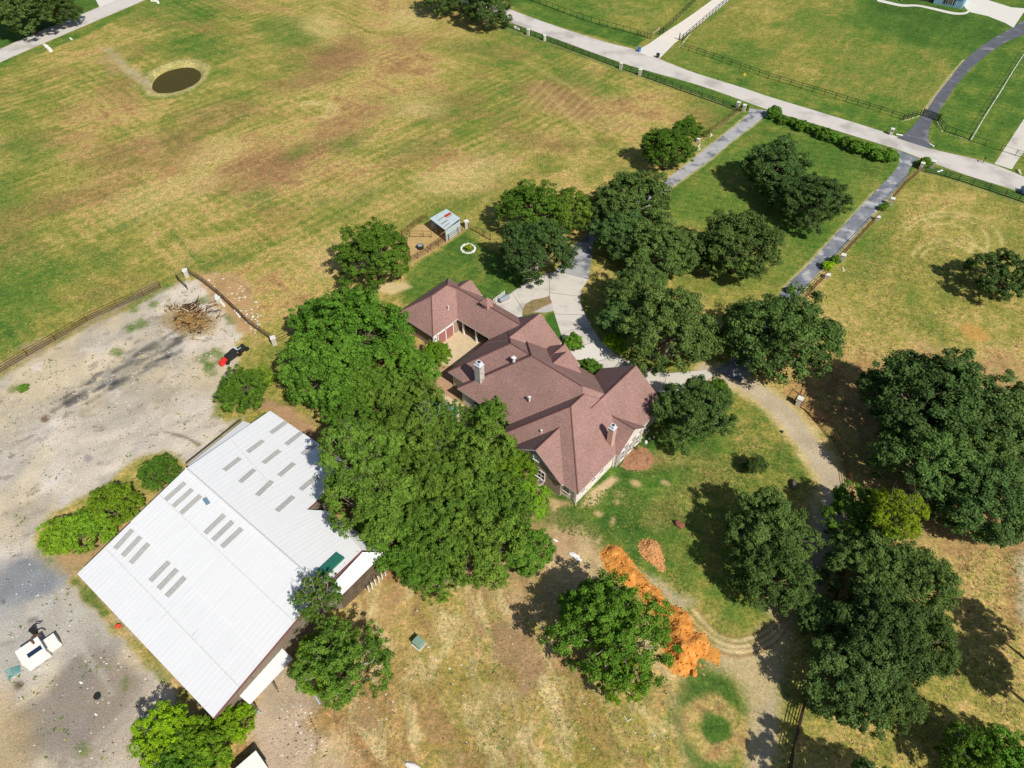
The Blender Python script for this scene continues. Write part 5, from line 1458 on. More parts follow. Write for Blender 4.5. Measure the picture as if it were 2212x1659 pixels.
# the pen of pipe panels
fence([(868, 511), (895, 490), (923, 472)], "pipe fence on the field side of the pen", rails=4, m=rust, spacing=2.0, rail_r=.035, group="pipe panels of the pen by the tin shed")
fence([(868, 514), (878, 530), (886, 555)], "wire and pipe end of the pen beside the olive tree", rails=4, m=rust, spacing=1.8, rail_r=.035, group="pipe panels of the pen by the tin shed")
fence([(880, 572), (925, 546), (970, 520), (1000, 500)], "long pipe fence of the pen beside the lawn", rails=4, m=rust, spacing=2.6, rail_r=.035, group="pipe panels of the pen by the tin shed")
fence([(930, 540), (965, 518), (990, 504)], "inner rails of the pen, parallel to the lawn fence", rails=4, m=rust, spacing=2.6, rail_r=.03, group="pipe panels of the pen by the tin shed")
fence([(885, 512), (915, 512), (932, 513)], "loose pipe panel standing inside the pen", rails=2, m=rust, spacing=2.6, rail_r=.035, group="pipe panels of the pen by the tin shed")
fence([(1007, 492), (1030, 503), (1060, 520)], "pipe fence from the pen's pillar towards the olive trees", rails=4, m=rust, spacing=2.0, rail_r=.035)
fence([(937, 768), (944, 762), (965, 776)], "black metal barrier beside the garage courtyard", rails=2, height=.9, spacing=1.6, m=steel_b)

# black farm gate across the asphalt drive
ga, gb = Vector((*G(1991, 250), 0)), Vector((*G(2027, 262), 0))
gate = empty("farm_gate", ga, math.atan2((gb - ga).y, (gb - ga).x), "closed black slatted gate across the dark asphalt drive", "gate")
gl = (gb - ga).length
mb = MB(); mb.box(0, 0, 0, .16, .16, 1.75); pme = mb.mesh("post", steel_b)
link_mesh("post", pme, gate); link_mesh("post", pme, gate, (gl, 0, 0))
mb = MB(); mb.box(gl / 2, 0, 0, gl - .2, .05, .14); sme = mb.mesh("slat", steel_b)
for k in range(7): link_mesh("slat", sme, gate, (0, 0, .12 + k * .22))
# black posts of the gravel drive gate
mb = MB(); mb.box(0, 0, 0, .22, .22, 1.7); gp = mb.mesh("gate_post", steel_b)
for k, (x, y, lb) in enumerate(((1425, 75, "black gate post left of the white gravel drive, nearest the mesh fence"), (1432, 72, "black gate post left of the gravel drive, next to the rubble"), (1467, 86, "black gate post right of the white gravel drive, nearer the drive"), (1474, 88, "black gate post right of the gravel drive at the mesh fence's end"))):
    o = link_mesh("gate_post", gp, None, G3(x, y)); props(o, lb, "post", "black gate posts of the gravel drive")

# ------------------------------------------------------------------ stone pillars
pst = mat("pillar_limestone", tuple(alb(214, 206, 190)), .9, .2, var=.18, scale=5, stain=tuple(alb(150, 140, 126)), stain_scale=3, stain_at=.56, bump=.02)
pcap = mat("pillar_cap_white", tuple(alb(240, 238, 228)), .8, .2, var=.05)


def pillar_parts(root, h=1.5, w=.62):
    rr = random.Random(5)
    mb = MB(); mb.box(0, 0, 0, w * .94, w * .94, h - .12); core = mb.build("column", pst, root)
    z = .02; k = 0
    while z < h - .25:
        hh = .24
        for side in range(4):
            a = side * PI / 2
            for t in (-.5, .5):
                x = t * w * .5 + (.04 if k % 2 else -.04); y = -w * .49
                b = MB(); b.box(0, 0, 0, w * .47, .07, hh - .03)
                if ("st") not in PC: PC["st"] = b.mesh("stone", pst)
                link_mesh("stone", PC["st"], core, (x * math.cos(a) - y * math.sin(a), x * math.sin(a) + y * math.cos(a), z), a)
        z += hh; k += 1
    mb = MB(); mb.box(0, 0, h - .12, w + .18, w + .18, .12); mb.build("cap", pcap, root)


PC = {}
proto_p = empty("stone_pillar", G3(1141, 76), R(-30), "first white stone pillar on the road fence, nearest the top edge", "pillar", "white stone pillars of the fences")
pillar_parts(proto_p)
PILL = [(1176, 88, "second white stone pillar on the road fence from the top"), (1341, 149, "third white stone pillar on the road fence, across from the blue bin"), (1382, 163, "fourth white stone pillar on the road fence, across from the black bin"),
        (1593, 234, "outer stone pillar left of the western driveway's mouth"), (1606, 240, "inner stone pillar left of the western driveway's mouth"), (1988, 366, "stone pillar left of the round bush at the eastern mouth"), (2012, 362, "stone pillar right of the round bush at the eastern mouth"),
        (1923, 443, "upper stone pillar halfway along the eastern driveway fence"), (1894, 476, "lower stone pillar halfway along the eastern driveway fence"), (1817, 565, "upper stone pillar by the lime bushes of the eastern drive"), (1786, 601, "lower stone pillar by the lime bushes of the eastern drive"),
        (1723, 875, "stone pillar at the start of the curved pipe fence"), (1008, 492, "white pillar at the corner of the pen by the tin shed"), (594, 744, "stone pillar on the plank fence beside the bright trees"), (405, 598, "stone pillar at the dirt lot's open corner"), (473, 652, "broken stone pillar in the middle of the plank fence"), (1508, 307, "low stone pillar at the end of the western pipe fence"), (2065, 14, "low white pillar by the blue house")]
for x, y, lb in PILL[:-1]:
    c = copy_tree(proto_p); c.location = G3(x, y); c["label"] = lb
    c.rotation_euler = (0, 0, R(-30 if x > 1200 else 20))
    if "low" in lb or "broken" in lb: c.scale = (1, 1, .55)

# ------------------------------------------------------------------ bins, sign, mailboxes, boxes
def bin_(x, y, col, label, nm):
    m = mat(nm, col, .4, .5, var=.05)
    t = empty("wheeled_bin", G3(x, y), R(20), label, "trash bin", "wheeled bins put out at the white gravel drive")
    mb = MB()
    mb.add([(-.26, -.3, .06), (.26, -.3, .06), (.26, .3, .06), (-.26, .3, .06), (-.31, -.38, 1.0), (.31, -.38, 1.0), (.31, .38, 1.0), (-.31, .38, 1.0)], [(3, 2, 1, 0), (4, 5, 6, 7), (0, 1, 5, 4), (1, 2, 6, 5), (2, 3, 7, 6), (3, 0, 4, 7)])
    mb.build("body", m, t)
    mb = MB(); mb.box(0, -.02, 1.0, .68, .84, .05); mb.box(0, .05, 1.05, .5, .6, .05, taper=.7); mb.build("lid", m, t)
    mb = MB(); mb.tube([(-.24, .44, 1.0), (.24, .44, 1.0)], .02, 5); mb.build("handle", m, t)
    wb = MB(); wb.tube([(-.03, 0, 0), (.03, 0, 0)], .13, 10); wm_ = wb.mesh("wheel", mat("rubber_black", (.015, .015, .015, 1), .8))
    for sx in (-.3, .3): link_mesh("wheel", wm_, t, (sx, .3, .13))


bin_(1380.5, 111.5, (.03, .16, .50, 1), "blue wheeled bin at the left of the white gravel drive", "bin_blue")
bin_(1420.5, 124.5, (.02, .022, .022, 1), "black wheeled bin at the right of the white gravel drive", "bin_black")

sg = empty("road_sign", G3(1605, 176.5), R(-20), "yellow diamond warning sign on a thin post beside the road", "sign")
mb = MB(); mb.tube([(0, 0, 0), (0, 0, 2.3)], .035, 6); mb.build("post", mat("galvanised", (.35, .36, .36, 1), .5, .5), sg)
mb = MB(); s_ = .43
mb.add([(0, -.05, 1.75 - s_), (s_, -.05, 1.75), (0, -.05, 1.75 + s_), (-s_, -.05, 1.75), (0, -.03, 1.75 - s_), (s_, -.03, 1.75), (0, -.03, 1.75 + s_), (-s_, -.03, 1.75)], [(0, 1, 2, 3), (7, 6, 5, 4), (0, 4, 5, 1), (1, 5, 6, 2), (2, 6, 7, 3), (3, 7, 4, 0)])
mb.build("plate", mat("sign_yellow", (.85, .52, .02, 1), .5, .4, var=.02), sg)


def mailbox(x, y, label, rz=0, col=None, stone=False):
    t = empty("mailbox", G3(x, y), rz, label, "mailbox", "mailboxes beside the road")
    if stone:
        mb = MB(); mb.box(0, 0, 0, .62, .62, 1.3); mb.build("pier", pst, t)
        mb = MB(); mb.box(0, 0, 1.3, .78, .78, .1); mb.build("cap", pcap, t)
        mb = MB(); mb.box(0, -.32, .85, .24, .05, .28); mb.build("door", steel_b, t)
    else:
        mb = MB(); mb.box(0, 0, 0, .1, .1, 1.0); mb.build("post", wood_g, t)
        mb = MB(); mb.box(0, 0, 1.0, .2, .52, .14)
        mb.tube([(0, -.26, 1.14), (0, .26, 1.14)], .1, 10); mb.build("box", col or fascia_w, t)
        mb = MB(); mb.box(.115, -.1, 1.12, .01, .04, .16); mb.build("flag", mat("flag_red", (.6, .03, .02, 1), .5), t)


mailbox(1924, 291, "white framed mailbox pier left of the black gate's drive", R(-25), stone=True)
mailbox(2123, 352, "black mailbox by the concrete drive at the right edge", R(-20), mat("mailbox_black", (.03, .03, .035, 1), .4))
mailbox(1517, 203, "thin post box beside the green roadside fence", R(-20), mat("box_teal", (.05, .25, .25, 1), .5))

# white culvert markers
for k, (x0, y0, x1, y1, lb) in enumerate(((1936, 290, 1950, 293, "white culvert end left of the asphalt drive's mouth"), (2008, 311, 2017, 316, "white culvert end right of the asphalt drive's mouth"), (2024, 371, 2036, 368, "white curved stone behind the round bush at the eastern mouth"))):
    a, b = G3(x0, y0, .12), G3(x1, y1, .12)
    mb = MB(); mb.tube([(0, 0, 0), (b - a)], .16, 8)
    o = mb.build("culvert", mat("culvert_white", (.78, .77, .72, 1), .7), None, a); props(o, lb, "culvert", "white culvert ends by the road")

# stone edging lines by the farm gate
def stone_row(pts, label, size=.28, m=None, step=.42, seed=1, name="stone_edging"):
    rr = random.Random(seed)
    P = [Vector((*G(*p), 0)) for p in pts]
    root = empty(name, P[0], 0, label, "stone edging")
    protos = []
    for k in range(3):
        mb = MB(); n = 6
        for z, q in ((0, 1), (.6, .95), (1.0, .6)): mb.v += [(math.cos(2 * PI * i / n + k) * .5 * q * rr.uniform(.8, 1.15), math.sin(2 * PI * i / n + k) * .5 * q * rr.uniform(.8, 1.15), z) for i in range(n)]
        for L_ in range(2): mb.f += [(L_ * n + i, L_ * n + (i + 1) % n, (L_ + 1) * n + (i + 1) % n, (L_ + 1) * n + i) for i in range(n)]
        mb.f.append(tuple(2 * n + i for i in range(n))); mb.m = [0] * len(mb.f)
        protos.append(mb.mesh("stone", m or pst))
    for a, b in zip(P[:-1], P[1:]):
        n = max(1, int((b - a).length / step))
        for k in range(n):
            q = a.lerp(b, (k + rr.random() * .3) / n) - P[0]
            s = size * rr.uniform(.8, 1.3)
            link_mesh("stone", protos[rr.randrange(3)], root, (q.x, q.y, 0), rr.uniform(0, 6), (s, s * rr.uniform(.7, 1.2), s * .6))
    return root


lime_m = mat("edging_sandstone", tuple(alb(220, 208, 166)), .9, .1, var=.15, scale=3)
stone_row([(1949, 262), (1970, 256), (1987, 250)], "pale stones under the fence left of the black farm gate", m=lime_m, seed=2)
stone_row([(2024, 264), (2030, 276), (2036, 286)], "pale stones under the fence right of the black farm gate", m=lime_m, seed=3)
stone_row([(2042, 288), (2070, 296), (2092, 304)], "pale stones below the low fence by the white line", m=lime_m, seed=4, size=.2)
stone_row([(1500, 60), (1476, 92), (1466, 104)], "line of pale stones beside the right mesh fence of the gravel drive", m=lime_m, seed=5)
stone_row([(2002, 237), (2018, 210), (2034, 190), (2060, 158)], "pale stone edging on the left of the asphalt drive", m=lime_m, seed=6, size=.2)
ring = ring_poly(1011, 538, 15.0, 9.5, 24)
stone_row(ring + [ring[0]], "ring of white stones round the yellow plant on the lawn", .42, pcap, .40, 7)
stone_row([(2097, 303), (2125, 255), (2160, 200), (2190, 150), (2215, 112), (2240, 75)], "long thin white stone line climbing the right hand lawn", .22, pcap, .34, 8)
stone_row([(1395, 957), (1401, 949), (1412, 945), (1422, 942)], "short white stone edging right of the brown bark bed", .4, pcap, .45, 9)
stone_row([(1512, 312), (1508, 318), (1512, 322), (1505, 326)], "spill of white stones at the end of the western pipe fence", .28, pcap, .4, 10)
stone_row([(1534, 288), (1538, 292), (1533, 296)], "white stones heaped on the western pipe fence", .3, pcap, .3, 11)
stone_row([(467, 640), (478, 654), (487, 664)], "white stones fallen along the plank fence", .55, pcap, .4, 12)
stone_row([(508, 672), (515, 680), (520, 688)], "lower white stones fallen along the plank fence", .45, pcap, .4, 13)
stone_row([(1820, 578), (1823, 584), (1818, 588)], "white stones beside the lime bushes", .25, pcap, .3, 14)
stone_row([(96, 98), (104, 104), (112, 112)], "white rubble beside the far road at the top left", .8, pcap, .5, 15)
stone_row([(152, 84), (158, 87)], "smaller white rubble along the far road", .6, pcap, .5, 16)
stone_row([(328, 3), (340, 4), (343, 9)], "white rubble at the top edge by the far road", .7, pcap, .5, 17)
stone_row([(1111, 60), (1119, 64), (1125, 66)], "white slab stones at the top of the road fence", .6, pcap, .5, 18)
stone_row([(2199, 370), (2203, 376), (2206, 380)], "pale rubble at the right edge of the road", .6, lime_m, .5, 19)
stone_row([(1425, 62), (1414, 70), (1410, 74)], "rubble heap beside the black posts of the gravel drive", .5, mat("rubble_brown_white", tuple(alb(190, 160, 130)), .9, var=.4, scale=6), .4, 20)


# ------------------------------------------------------------------ the tin shed of the pen
SN = lambda x, y, h: NP(1420 + x / 5.53, 740 + y / 5.53, h)
sh = [SN(905, 360, 2.6), SN(1250, 165, 2.75), SN(1535, 360, 2.75), SN(1225, 600, 2.6)]
shed = empty("tin_shed", (sh[3].x, sh[3].y, 0), 0, "open tin shed with rusty streaks and one red sheet on its roof", "shed")
SO = Vector((sh[3].x, sh[3].y, 0))
tin = mat("tin_pale_blue", tuple(alb(206, 222, 224)), .45, .5, var=.06, scale=1.2, stain=tuple(alb(170, 140, 120)), stain_scale=1.4, stain_at=.62)
red_t = mat("tin_red", tuple(alb(196, 70, 44)), .6, .3, var=.1)
rustt = mat("tin_rust_streak", tuple(alb(176, 136, 118)), .8, .2, var=.2, scale=3)
nS = 6
for k in range(nS):
    a0, a1 = sh[0].lerp(sh[3], k / nS + .004), sh[0].lerp(sh[3], (k + 1) / nS - .004)
    b0, b1 = sh[1].lerp(sh[2], k / nS + .004), sh[1].lerp(sh[2], (k + 1) / nS - .004)
    P = [p - SO + Vector((0, 0, .012 * (k % 2))) for p in (a0, a1, b1, b0)]
    if (P[1] - P[0]).cross(P[2] - P[0]).z < 0: P = P[::-1]
    mb = MB(); mb.add(P + [p - Vector((0, 0, .03)) for p in P], [(0, 1, 2, 3), (7, 6, 5, 4), (0, 4, 5, 1), (1, 5, 6, 2), (2, 6, 7, 3), (3, 7, 4, 0)])
    mb.build("roof_sheet", tin, shed)
def on_roof(s, t, z=.03): return sh[0].lerp(sh[3], t).lerp(sh[1].lerp(sh[2], t), s) - SO + Vector((0, 0, z))
def patch(s0, s1, t0, t1, m, nm, z=.04):
    P = [on_roof(s0, t0, z), on_roof(s0, t1, z), on_roof(s1, t1, z), on_roof(s1, t0, z)]
    if (P[1] - P[0]).cross(P[2] - P[0]).z < 0: P = P[::-1]
    mb = MB(); mb.face(P); mb.build(nm, m, shed)
patch(.56, .94, .31, .46, red_t, "red_sheet")
patch(.60, .90, .50, .54, rustt, "rust_streak"); patch(.18, .60, .34, .39, rustt, "rust_streak", .045); patch(.12, .50, .60, .66, rustt, "rust_streak"); patch(.08, .45, .82, .86, rustt, "rust_streak", .05)
c = (sh[0] + sh[1] + sh[2] + sh[3]) / 4
sc = [p.lerp(Vector((c.x, c.y, p.z)), .05) for p in sh]
def tin_wall(a, b, h0, h1, z0=0.0):
    A_, B_ = Vector((a.x, a.y, 0)) - SO, Vector((b.x, b.y, 0)) - SO
    s = Vector((-(B_ - A_).y, (B_ - A_).x, 0)).normalized() * .04
    v = lambda p, z, k: p + s * k + Vector((0, 0, z))
    mb = MB(); mb.add([v(A_, z0, -1), v(B_, z0, -1), v(B_, z0, 1), v(A_, z0, 1), v(A_, h0, -1), v(B_, h1, -1), v(B_, h1, 1), v(A_, h0, 1)], [(3, 2, 1, 0), (4, 5, 6, 7), (0, 1, 5, 4), (1, 2, 6, 5), (2, 3, 7, 6), (3, 0, 4, 7)])
    mb.build("wall", tin, shed)
tin_wall(sc[3], sc[2], 2.35, 2.2); tin_wall(sc[2], sc[1], 2.65, 2.65); tin_wall(sc[1], sc[0], 2.65, 2.5)
for t in (.02, .33, .66, .98):
    q = sc[0].lerp(sc[3], t) - SO; mb = MB(); mb.box(0, 0, 0, .12, .12, 2.52); mb.build("post", rust, shed, (q.x, q.y, 0))

# water trough in the pen
tr = empty("water_trough", G3(966 - 15.5 + .0, 537), 0, "dark round water trough with a grey lid in the pen", "trough")
tr.location = G3(*( (944 + 1420 / 2.343) / 1.70705, (708 + 485 / 2.343) / 1.70705))
mb = MB(); mb.tube([(0, 0, 0), (0, 0, .6)], .62, 16); mb.build("tub", steel_b, tr)
mb = MB(); mb.tube([(0, 0, .6), (0, 0, .66)], .45, 14); mb.build("lid", mat("lid_grey", (.25, .3, .32, 1), .5), tr)

# ------------------------------------------------------------------ small things in the yards
def rock(name, x, y, sx, sy, sz, m, label, cat="rock", seed=1, rz=0, group=None):
    rr = random.Random(seed)
    import bmesh
    bm = bmesh.new(); bmesh.ops.create_icosphere(bm, subdivisions=2, radius=1)
    for v in bm.verts:
        k = 1 + rr.uniform(-.16, .16); v.co = Vector((v.co.x * sx * k, v.co.y * sy * k, max(v.co.z, -.3) * sz * k))
    me = bpy.data.meshes.new(name); bm.to_mesh(me); bm.free(); me.materials.append(m)
    o = bpy.data.objects.new(name, me); COL.objects.link(o); o.location = G3(x, y, sz * .25); o.rotation_euler = (0, 0, rz)
    return props(o, label, cat, group)


rock("boulder", 1714, 1048, .8, .45, .55, mat("boulder_grey", tuple(alb(120, 108, 104)), .9, .2, var=.25, scale=3), "grey brown boulder on the lawn beside the gravel loop", seed=1, rz=1.2)
rock("boulder", 1467, 1133, .75, .45, .5, mat("boulder_rust", tuple(alb(150, 96, 76)), .9, .2, var=.25, scale=3), "reddish boulder on the lawn above the small orange mound", seed=2, rz=-.6)
rock("boulder", 1689, 933, .2, .2, .25, steel_b, "tiny black stump on the lawn inside the gravel loop", "stump", seed=3)
for k, (x, y, s, lb) in enumerate(((1240, 1199, .5, "long white plaster scrap above the orange mounds"), (1248, 1207, .4, "white scrap right below the long plaster one"), (1200, 1167, .22, "white scrap at the grove's right edge"), (896, 1660, .7, "pale heap cut by the bottom edge"), (175, 1474, .18, "white rag on the grey yard"), (207, 1543, .15, "white rag low on the grey yard"))):
    rock("scrap", x, y, s * 1.5, s * .6, s * .4, mat("plaster_white", (.78, .76, .72, 1), .8), lb, "debris", 20 + k, -.5, "white scraps lying about")

# pad transformer
tb = empty("transformer_box", G3(905, 1392), R(52), "green utility transformer box alone on the dry grass", "utility box")
tg = mat("utility_green", tuple(alb(140, 168, 146)), .5, .4, var=.05)
mb = MB(); mb.box(0, 0, 0, 1.15, 1.25, .1); mb.build("pad", concrete, tb)
mb = MB(); mb.box(0, 0, .1, .9, 1.0, .72); mb.build("cabinet", tg, tb)
mb = MB(); mb.box(0, 0, .82, .98, 1.08, .06, taper=.94); mb.build("lid", tg, tb)
mb = MB(); mb.box(0, -.52, .2, .8, .04, .5); mb.build("door", tg, tb)

# power pole
pl = empty("power_pole", G3(719, 1360), R(40), "wooden power pole with a transformer, rising through the small tree", "power pole")
mb = MB(); mb.tube([(0, 0, 0), (0, 0, 8.6)], [.17, .11], 8); mb.build("pole", bark_m, pl)
mb = MB(); mb.box(0, 0, 7.9, 1.5, .1, .12); mb.build("crossarm", bark_m, pl)
mb = MB(); mb.tube([(.36, 0, 6.6), (.36, 0, 7.4)], .25, 12); mb.build("transformer", mat("transformer_grey", (.3, .31, .32, 1), .5), pl)
for sx in (-.65, 0, .65):
    mb = MB(); mb.tube([(sx, 0, 8.0), (sx, 0, 8.25)], .05, 6); mb.build("insulator", mat("insulator_brown", (.12, .05, .03, 1), .3), pl)

# white camper with dark roof window
CP = lambda x, y, h: NP(x / 3.1725, 2250 + y / 3.1725, h)
cc = [CP(150, 500, 1.8), CP(430, 315, 1.8), CP(540, 455, 1.8), CP(285, 640, 1.8)]
cm = (cc[0] + cc[1] + cc[2] + cc[3]) / 4
ax = math.atan2((cc[1] - cc[0]).y + (cc[2] - cc[3]).y, (cc[1] - cc[0]).x + (cc[2] - cc[3]).x)
lx = ((cc[1] - cc[0]).length + (cc[2] - cc[3]).length) / 2; ly = ((cc[3] - cc[0]).length + (cc[2] - cc[1]).length) / 2
camper = empty("camper_trailer", (cm.x, cm.y, 0), ax, "white box trailer with a dark glass strip in its roof on the grey yard", "trailer")
white_p = mat("paint_white", (.80, .77, .70, 1), .5, .4, var=.04)
mb = MB(); mb.box(0, 0, .2, lx - .1, ly - .1, 1.54); mb.build("body", white_p, camper)
mb = MB(); mb.box(0, 0, 1.74, lx, ly, .07); mb.build("roof", white_p, camper)
mb = MB(); mb.box(.3, -ly * .20, 1.81, lx * .60, ly * .26, .03); mb.build("roof_window", mat("tinted_glass_blue", (.02, .035, .07, 1), .2, .5), camper)
wb = MB(); wb.tube([(0, -.1, 0), (0, .1, 0)], .34, 12); wme = wb.mesh("wheel", mat("rubber_black", (.015, .015, .015, 1), .8))
for sx in (-.5, .5):
    for sy in (-1, 1): link_mesh("wheel", wme, camper, (sx, sy * (ly / 2 - .22), .34))
mb = MB(); mb.tube([(lx / 2, 0, .5), (lx / 2 + 1.0, 0, .5)], .06, 6); mb.build("drawbar", steel_b, camper)
mb = MB(); mb.tube([(0, 0, 0), (0, .25, .35), (.3, .5, .5), (.7, .45, .4), (.9, .1, .1)], .09, 6)
sc_ = mb.build("pipe_scrap", rust, None, (cm.x + .1, cm.y + .75, 1.83)); sc_.rotation_euler = (0, 0, ax + .2); props(sc_, "rusty bent pipe lying on the white trailer's roof", "pipe")
b4 = [CP(515, 365, 1.0), CP(577, 310, 1.0), CP(635, 370, 1.0), CP(580, 415, 1.0)]
bc = (b4[0] + b4[1] + b4[2] + b4[3]) / 4
mb = MB(); mb.box(0, 0, 0, 1.35, 1.25, 1.0); o = mb.build("white_chest", white_p, None, (bc.x, bc.y, 0), ax); props(o, "small white chest standing right of the white trailer", "chest")
mb = MB(); mb.tube([(0, 0, .0), (0, 0, .9)], .3, 10); mb.tube([(0, 0, .9), (.1, .5, 1.0), (.5, .9, .6)], .07, 6); o = mb.build("fuel_drum", steel_b, None, CP(415, 265, 0)); props(o, "black drum with a hose at the white trailer's top corner", "drum")
mb = MB()
rr = random.Random(3)
for k in range(6):
    y0 = 690 + k * 22; mb.tube([CP(50 + 12 * k, y0 + 30, .05) - CP(50, 690, 0), CP(120, y0 - 10, .08) - CP(50, 690, 0), CP(235, 650 + k * 14, .05) - CP(50, 690, 0)], .06, 4)
o = mb.build("hose_bundle", mat("hose_teal", tuple(alb(70, 150, 150)), .5), None, CP(50, 690, 0)); props(o, "tangle of teal hoses below the white trailer", "hose")
rock("drum_lid", (1020 / 2.343) / 1.70705, (2124 + 435 / 2.343) / 1.70705, .32, .32, .3, mat("bucket_red", (.62, .06, .03, 1), .5), "small orange red bucket against the barn's long side", "bucket", 8)
mb = MB(); mb.tube([(0, 0, 0), (0, 0, .25)], .34, 12); o = mb.build("tyre", steel_b, None, G3(211, 1505)); props(o, "black tyre lying on the grey yard", "tyre")

# wrecked black and red machine by the dirt lot
MP = lambda x, y, h: NP(560 + x / 2.975, 1060 + y / 2.975, h)
a, b = MP(760, 880, 0), MP(1070, 655, 0)
d = b - a; az = math.atan2(d.y, d.x); ln = d.length
mc = empty("tow_machine", a, az, "black implement with a bright red end parked by the dirt lot", "farm machine")
redp = mat("paint_red", (.72, .03, .02, 1), .45, .4, var=.05)
mb = MB(); mb.box(ln * .13, .1, .25, ln * .24, .62, .75, taper=.85); mb.build("red_hood", redp, mc)
blk = mat("machine_black", (.022, .022, .022, 1), .6, .3, var=.3, scale=4)
mb = MB(); mb.box(ln * .42, .2, .2, ln * .36, 1.0, .95, taper=.8); mb.box(ln * .52, .25, 1.0, ln * .2, .7, .35, taper=.7); mb.build("body", blk, mc)
mb = MB(); mb.box(ln * .78, .15, .2, ln * .22, .9, .6); mb.build("bed", blk, mc)
mb = MB(); mb.box(ln * .60, .2, 1.3, .2, .9, .1); mb.box(ln * .70, .1, .85, .7, .12, .05); mb.build("bar", mat("bar_pale", (.5, .56, .58, 1), .4), mc)
for tx in (.2, .62, .88):
    link_mesh("wheel", wme, mc, (ln * tx, -.35, .34)); link_mesh("wheel", wme, mc, (ln * tx, .75, .34))

# heap of branches and timber
bp = empty("brush_pile", G3(415, 688), 0, "heap of dead branches and old timber on the dirt lot", "brush pile")
rr = random.Random(12); BO_ = G3(415, 688)
bcols = [mat("dead_wood_brown", tuple(alb(110, 80, 56)), .95, .1, var=.3), mat("dead_wood_dark", tuple(alb(64, 48, 38)), .95, .1, var=.3), mat("timber_pale", tuple(alb(206, 186, 150)), .9, .1, var=.2), mat("straw_tan", tuple(alb(190, 152, 92)), .95, .1, var=.3)]
for k in range(170):
    x, y = rr.gauss(410, 24), rr.gauss(676, 9)
    if k > 110: x, y = rr.gauss(418, 22), rr.gauss(704, 11)
    p = G3(x, y) - BO_; ln_ = rr.uniform(.4, 1.7) * (1.8 if k % 9 == 0 else 1); an_ = rr.gauss(.15, .9 if k < 110 else 2)
    q = p + Vector((math.cos(an_) * ln_, math.sin(an_) * ln_, rr.uniform(-.1, .5)))
    z = rr.uniform(.08, .75)
    mb = MB(); m1_ = (p + q) / 2 + Vector((rr.uniform(-.3, .3), rr.uniform(-.3, .3), z + .1))
    mb.tube([p + Vector((0, 0, z)), m1_, q + Vector((0, 0, z))], [rr.uniform(.04, .10), .05, .02], 5)
    mb.build("branch", bcols[rr.choice([0, 0, 1, 1, 2, 3, 3])], bp)
tw = MB()
for k in range(2600):
    x, y = rr.gauss(412, 22), rr.gauss(690, 14); p = G3(x, y, rr.uniform(.05, .6)) - BO_; an_ = rr.uniform(0, 6.3); l_ = rr.uniform(.15, .5)
    d = Vector((math.cos(an_), math.sin(an_), rr.uniform(-.3, .5))) * l_; s = Vector((-d.y, d.x, 0)).normalized() * .035
    tw.add([p - s, p + s, p + d], [(0, 1, 2)])
o = tw.build("twigs", bcols[3], bp); o["kind"] = "stuff"


def mound(pts, h, m, name, label, cat="mound", seed=1, rough=.35, clods=120, cl_m=None, step=.22):
    """heap of earth over an outline given in photograph points, with loose clods on and round it"""
    pg = polyG(pts); xs = [p[0] for p in pg]; ys_ = [p[1] for p in pg]
    x = np.arange(min(xs) - .4, max(xs) + .4, step); y = np.arange(min(ys_) - .4, max(ys_) + .4, step)
    Xg, Yg = np.meshgrid(x, y); s = sdf_poly(Xg.ravel(), Yg.ravel(), pg).reshape(Xg.shape)
    s = s + .45 * (fbm(Xg * 1.1, Yg * 1.1, seed, 3) - .5)
    z = h * sstep(0, 2.0, -s) * (.45 + 1.0 * fbm(Xg / 1.9, Yg / 1.9, seed + 1, 3)) + rough * sstep(0, .4, -s) * (fbm(Xg * 1.7, Yg * 1.7, seed + 2, 4) - .35)
    z = np.where(s < 0, np.maximum(z, .012), -.05)
    O = (sum(xs) / len(xs), sum(ys_) / len(ys_))
    idx = -np.ones(Xg.shape, int); V = []; 
    keep = s < .25
    idx[keep] = np.arange(keep.sum())
    V = np.stack([Xg[keep] - O[0], Yg[keep] - O[1], z[keep]], 1)
    F_ = []
    for i in range(len(y) - 1):
        for j in range(len(x) - 1):
            q = (idx[i, j], idx[i, j + 1], idx[i + 1, j + 1], idx[i + 1, j])
            if min(q) >= 0: F_.append(tuple(int(k) for k in q))
    me = bpy.data.meshes.new(name); me.from_pydata([tuple(v) for v in V.tolist()], [], F_); me.materials.append(m)
    o = bpy.data.objects.new(name, me); COL.objects.link(o); o.location = (O[0], O[1], 0); props(o, label, cat, "orange dirt mounds by the tall green tree" if "orange" in label else None)
    rr = random.Random(seed); cb = MB()
    inside = V[V[:, 2] > -.02]
    for k in range(clods):
        v = inside[rr.randrange(len(inside))]; sz = rr.uniform(.06, .17)
        px_, py_ = v[0] + rr.uniform(-.3, .3), v[1] + rr.uniform(-.3, .3)
        n = 5; zz = max(v[2], 0)
        cb.add([(px_ + sz * math.cos(2 * PI * i / n + k) * rr.uniform(.7, 1.2), py_ + sz * math.sin(2 * PI * i / n + k) * rr.uniform(.7, 1.2), zz - .03) for i in range(n)] + [(px_ + rr.uniform(-.3, .3) * sz, py_, zz + sz * rr.uniform(.5, 1.1))], [(i, (i + 1) % n, n) for i in range(n)])
    c = cb.build("clods", cl_m or m, o); c["kind"] = "stuff"
    return o


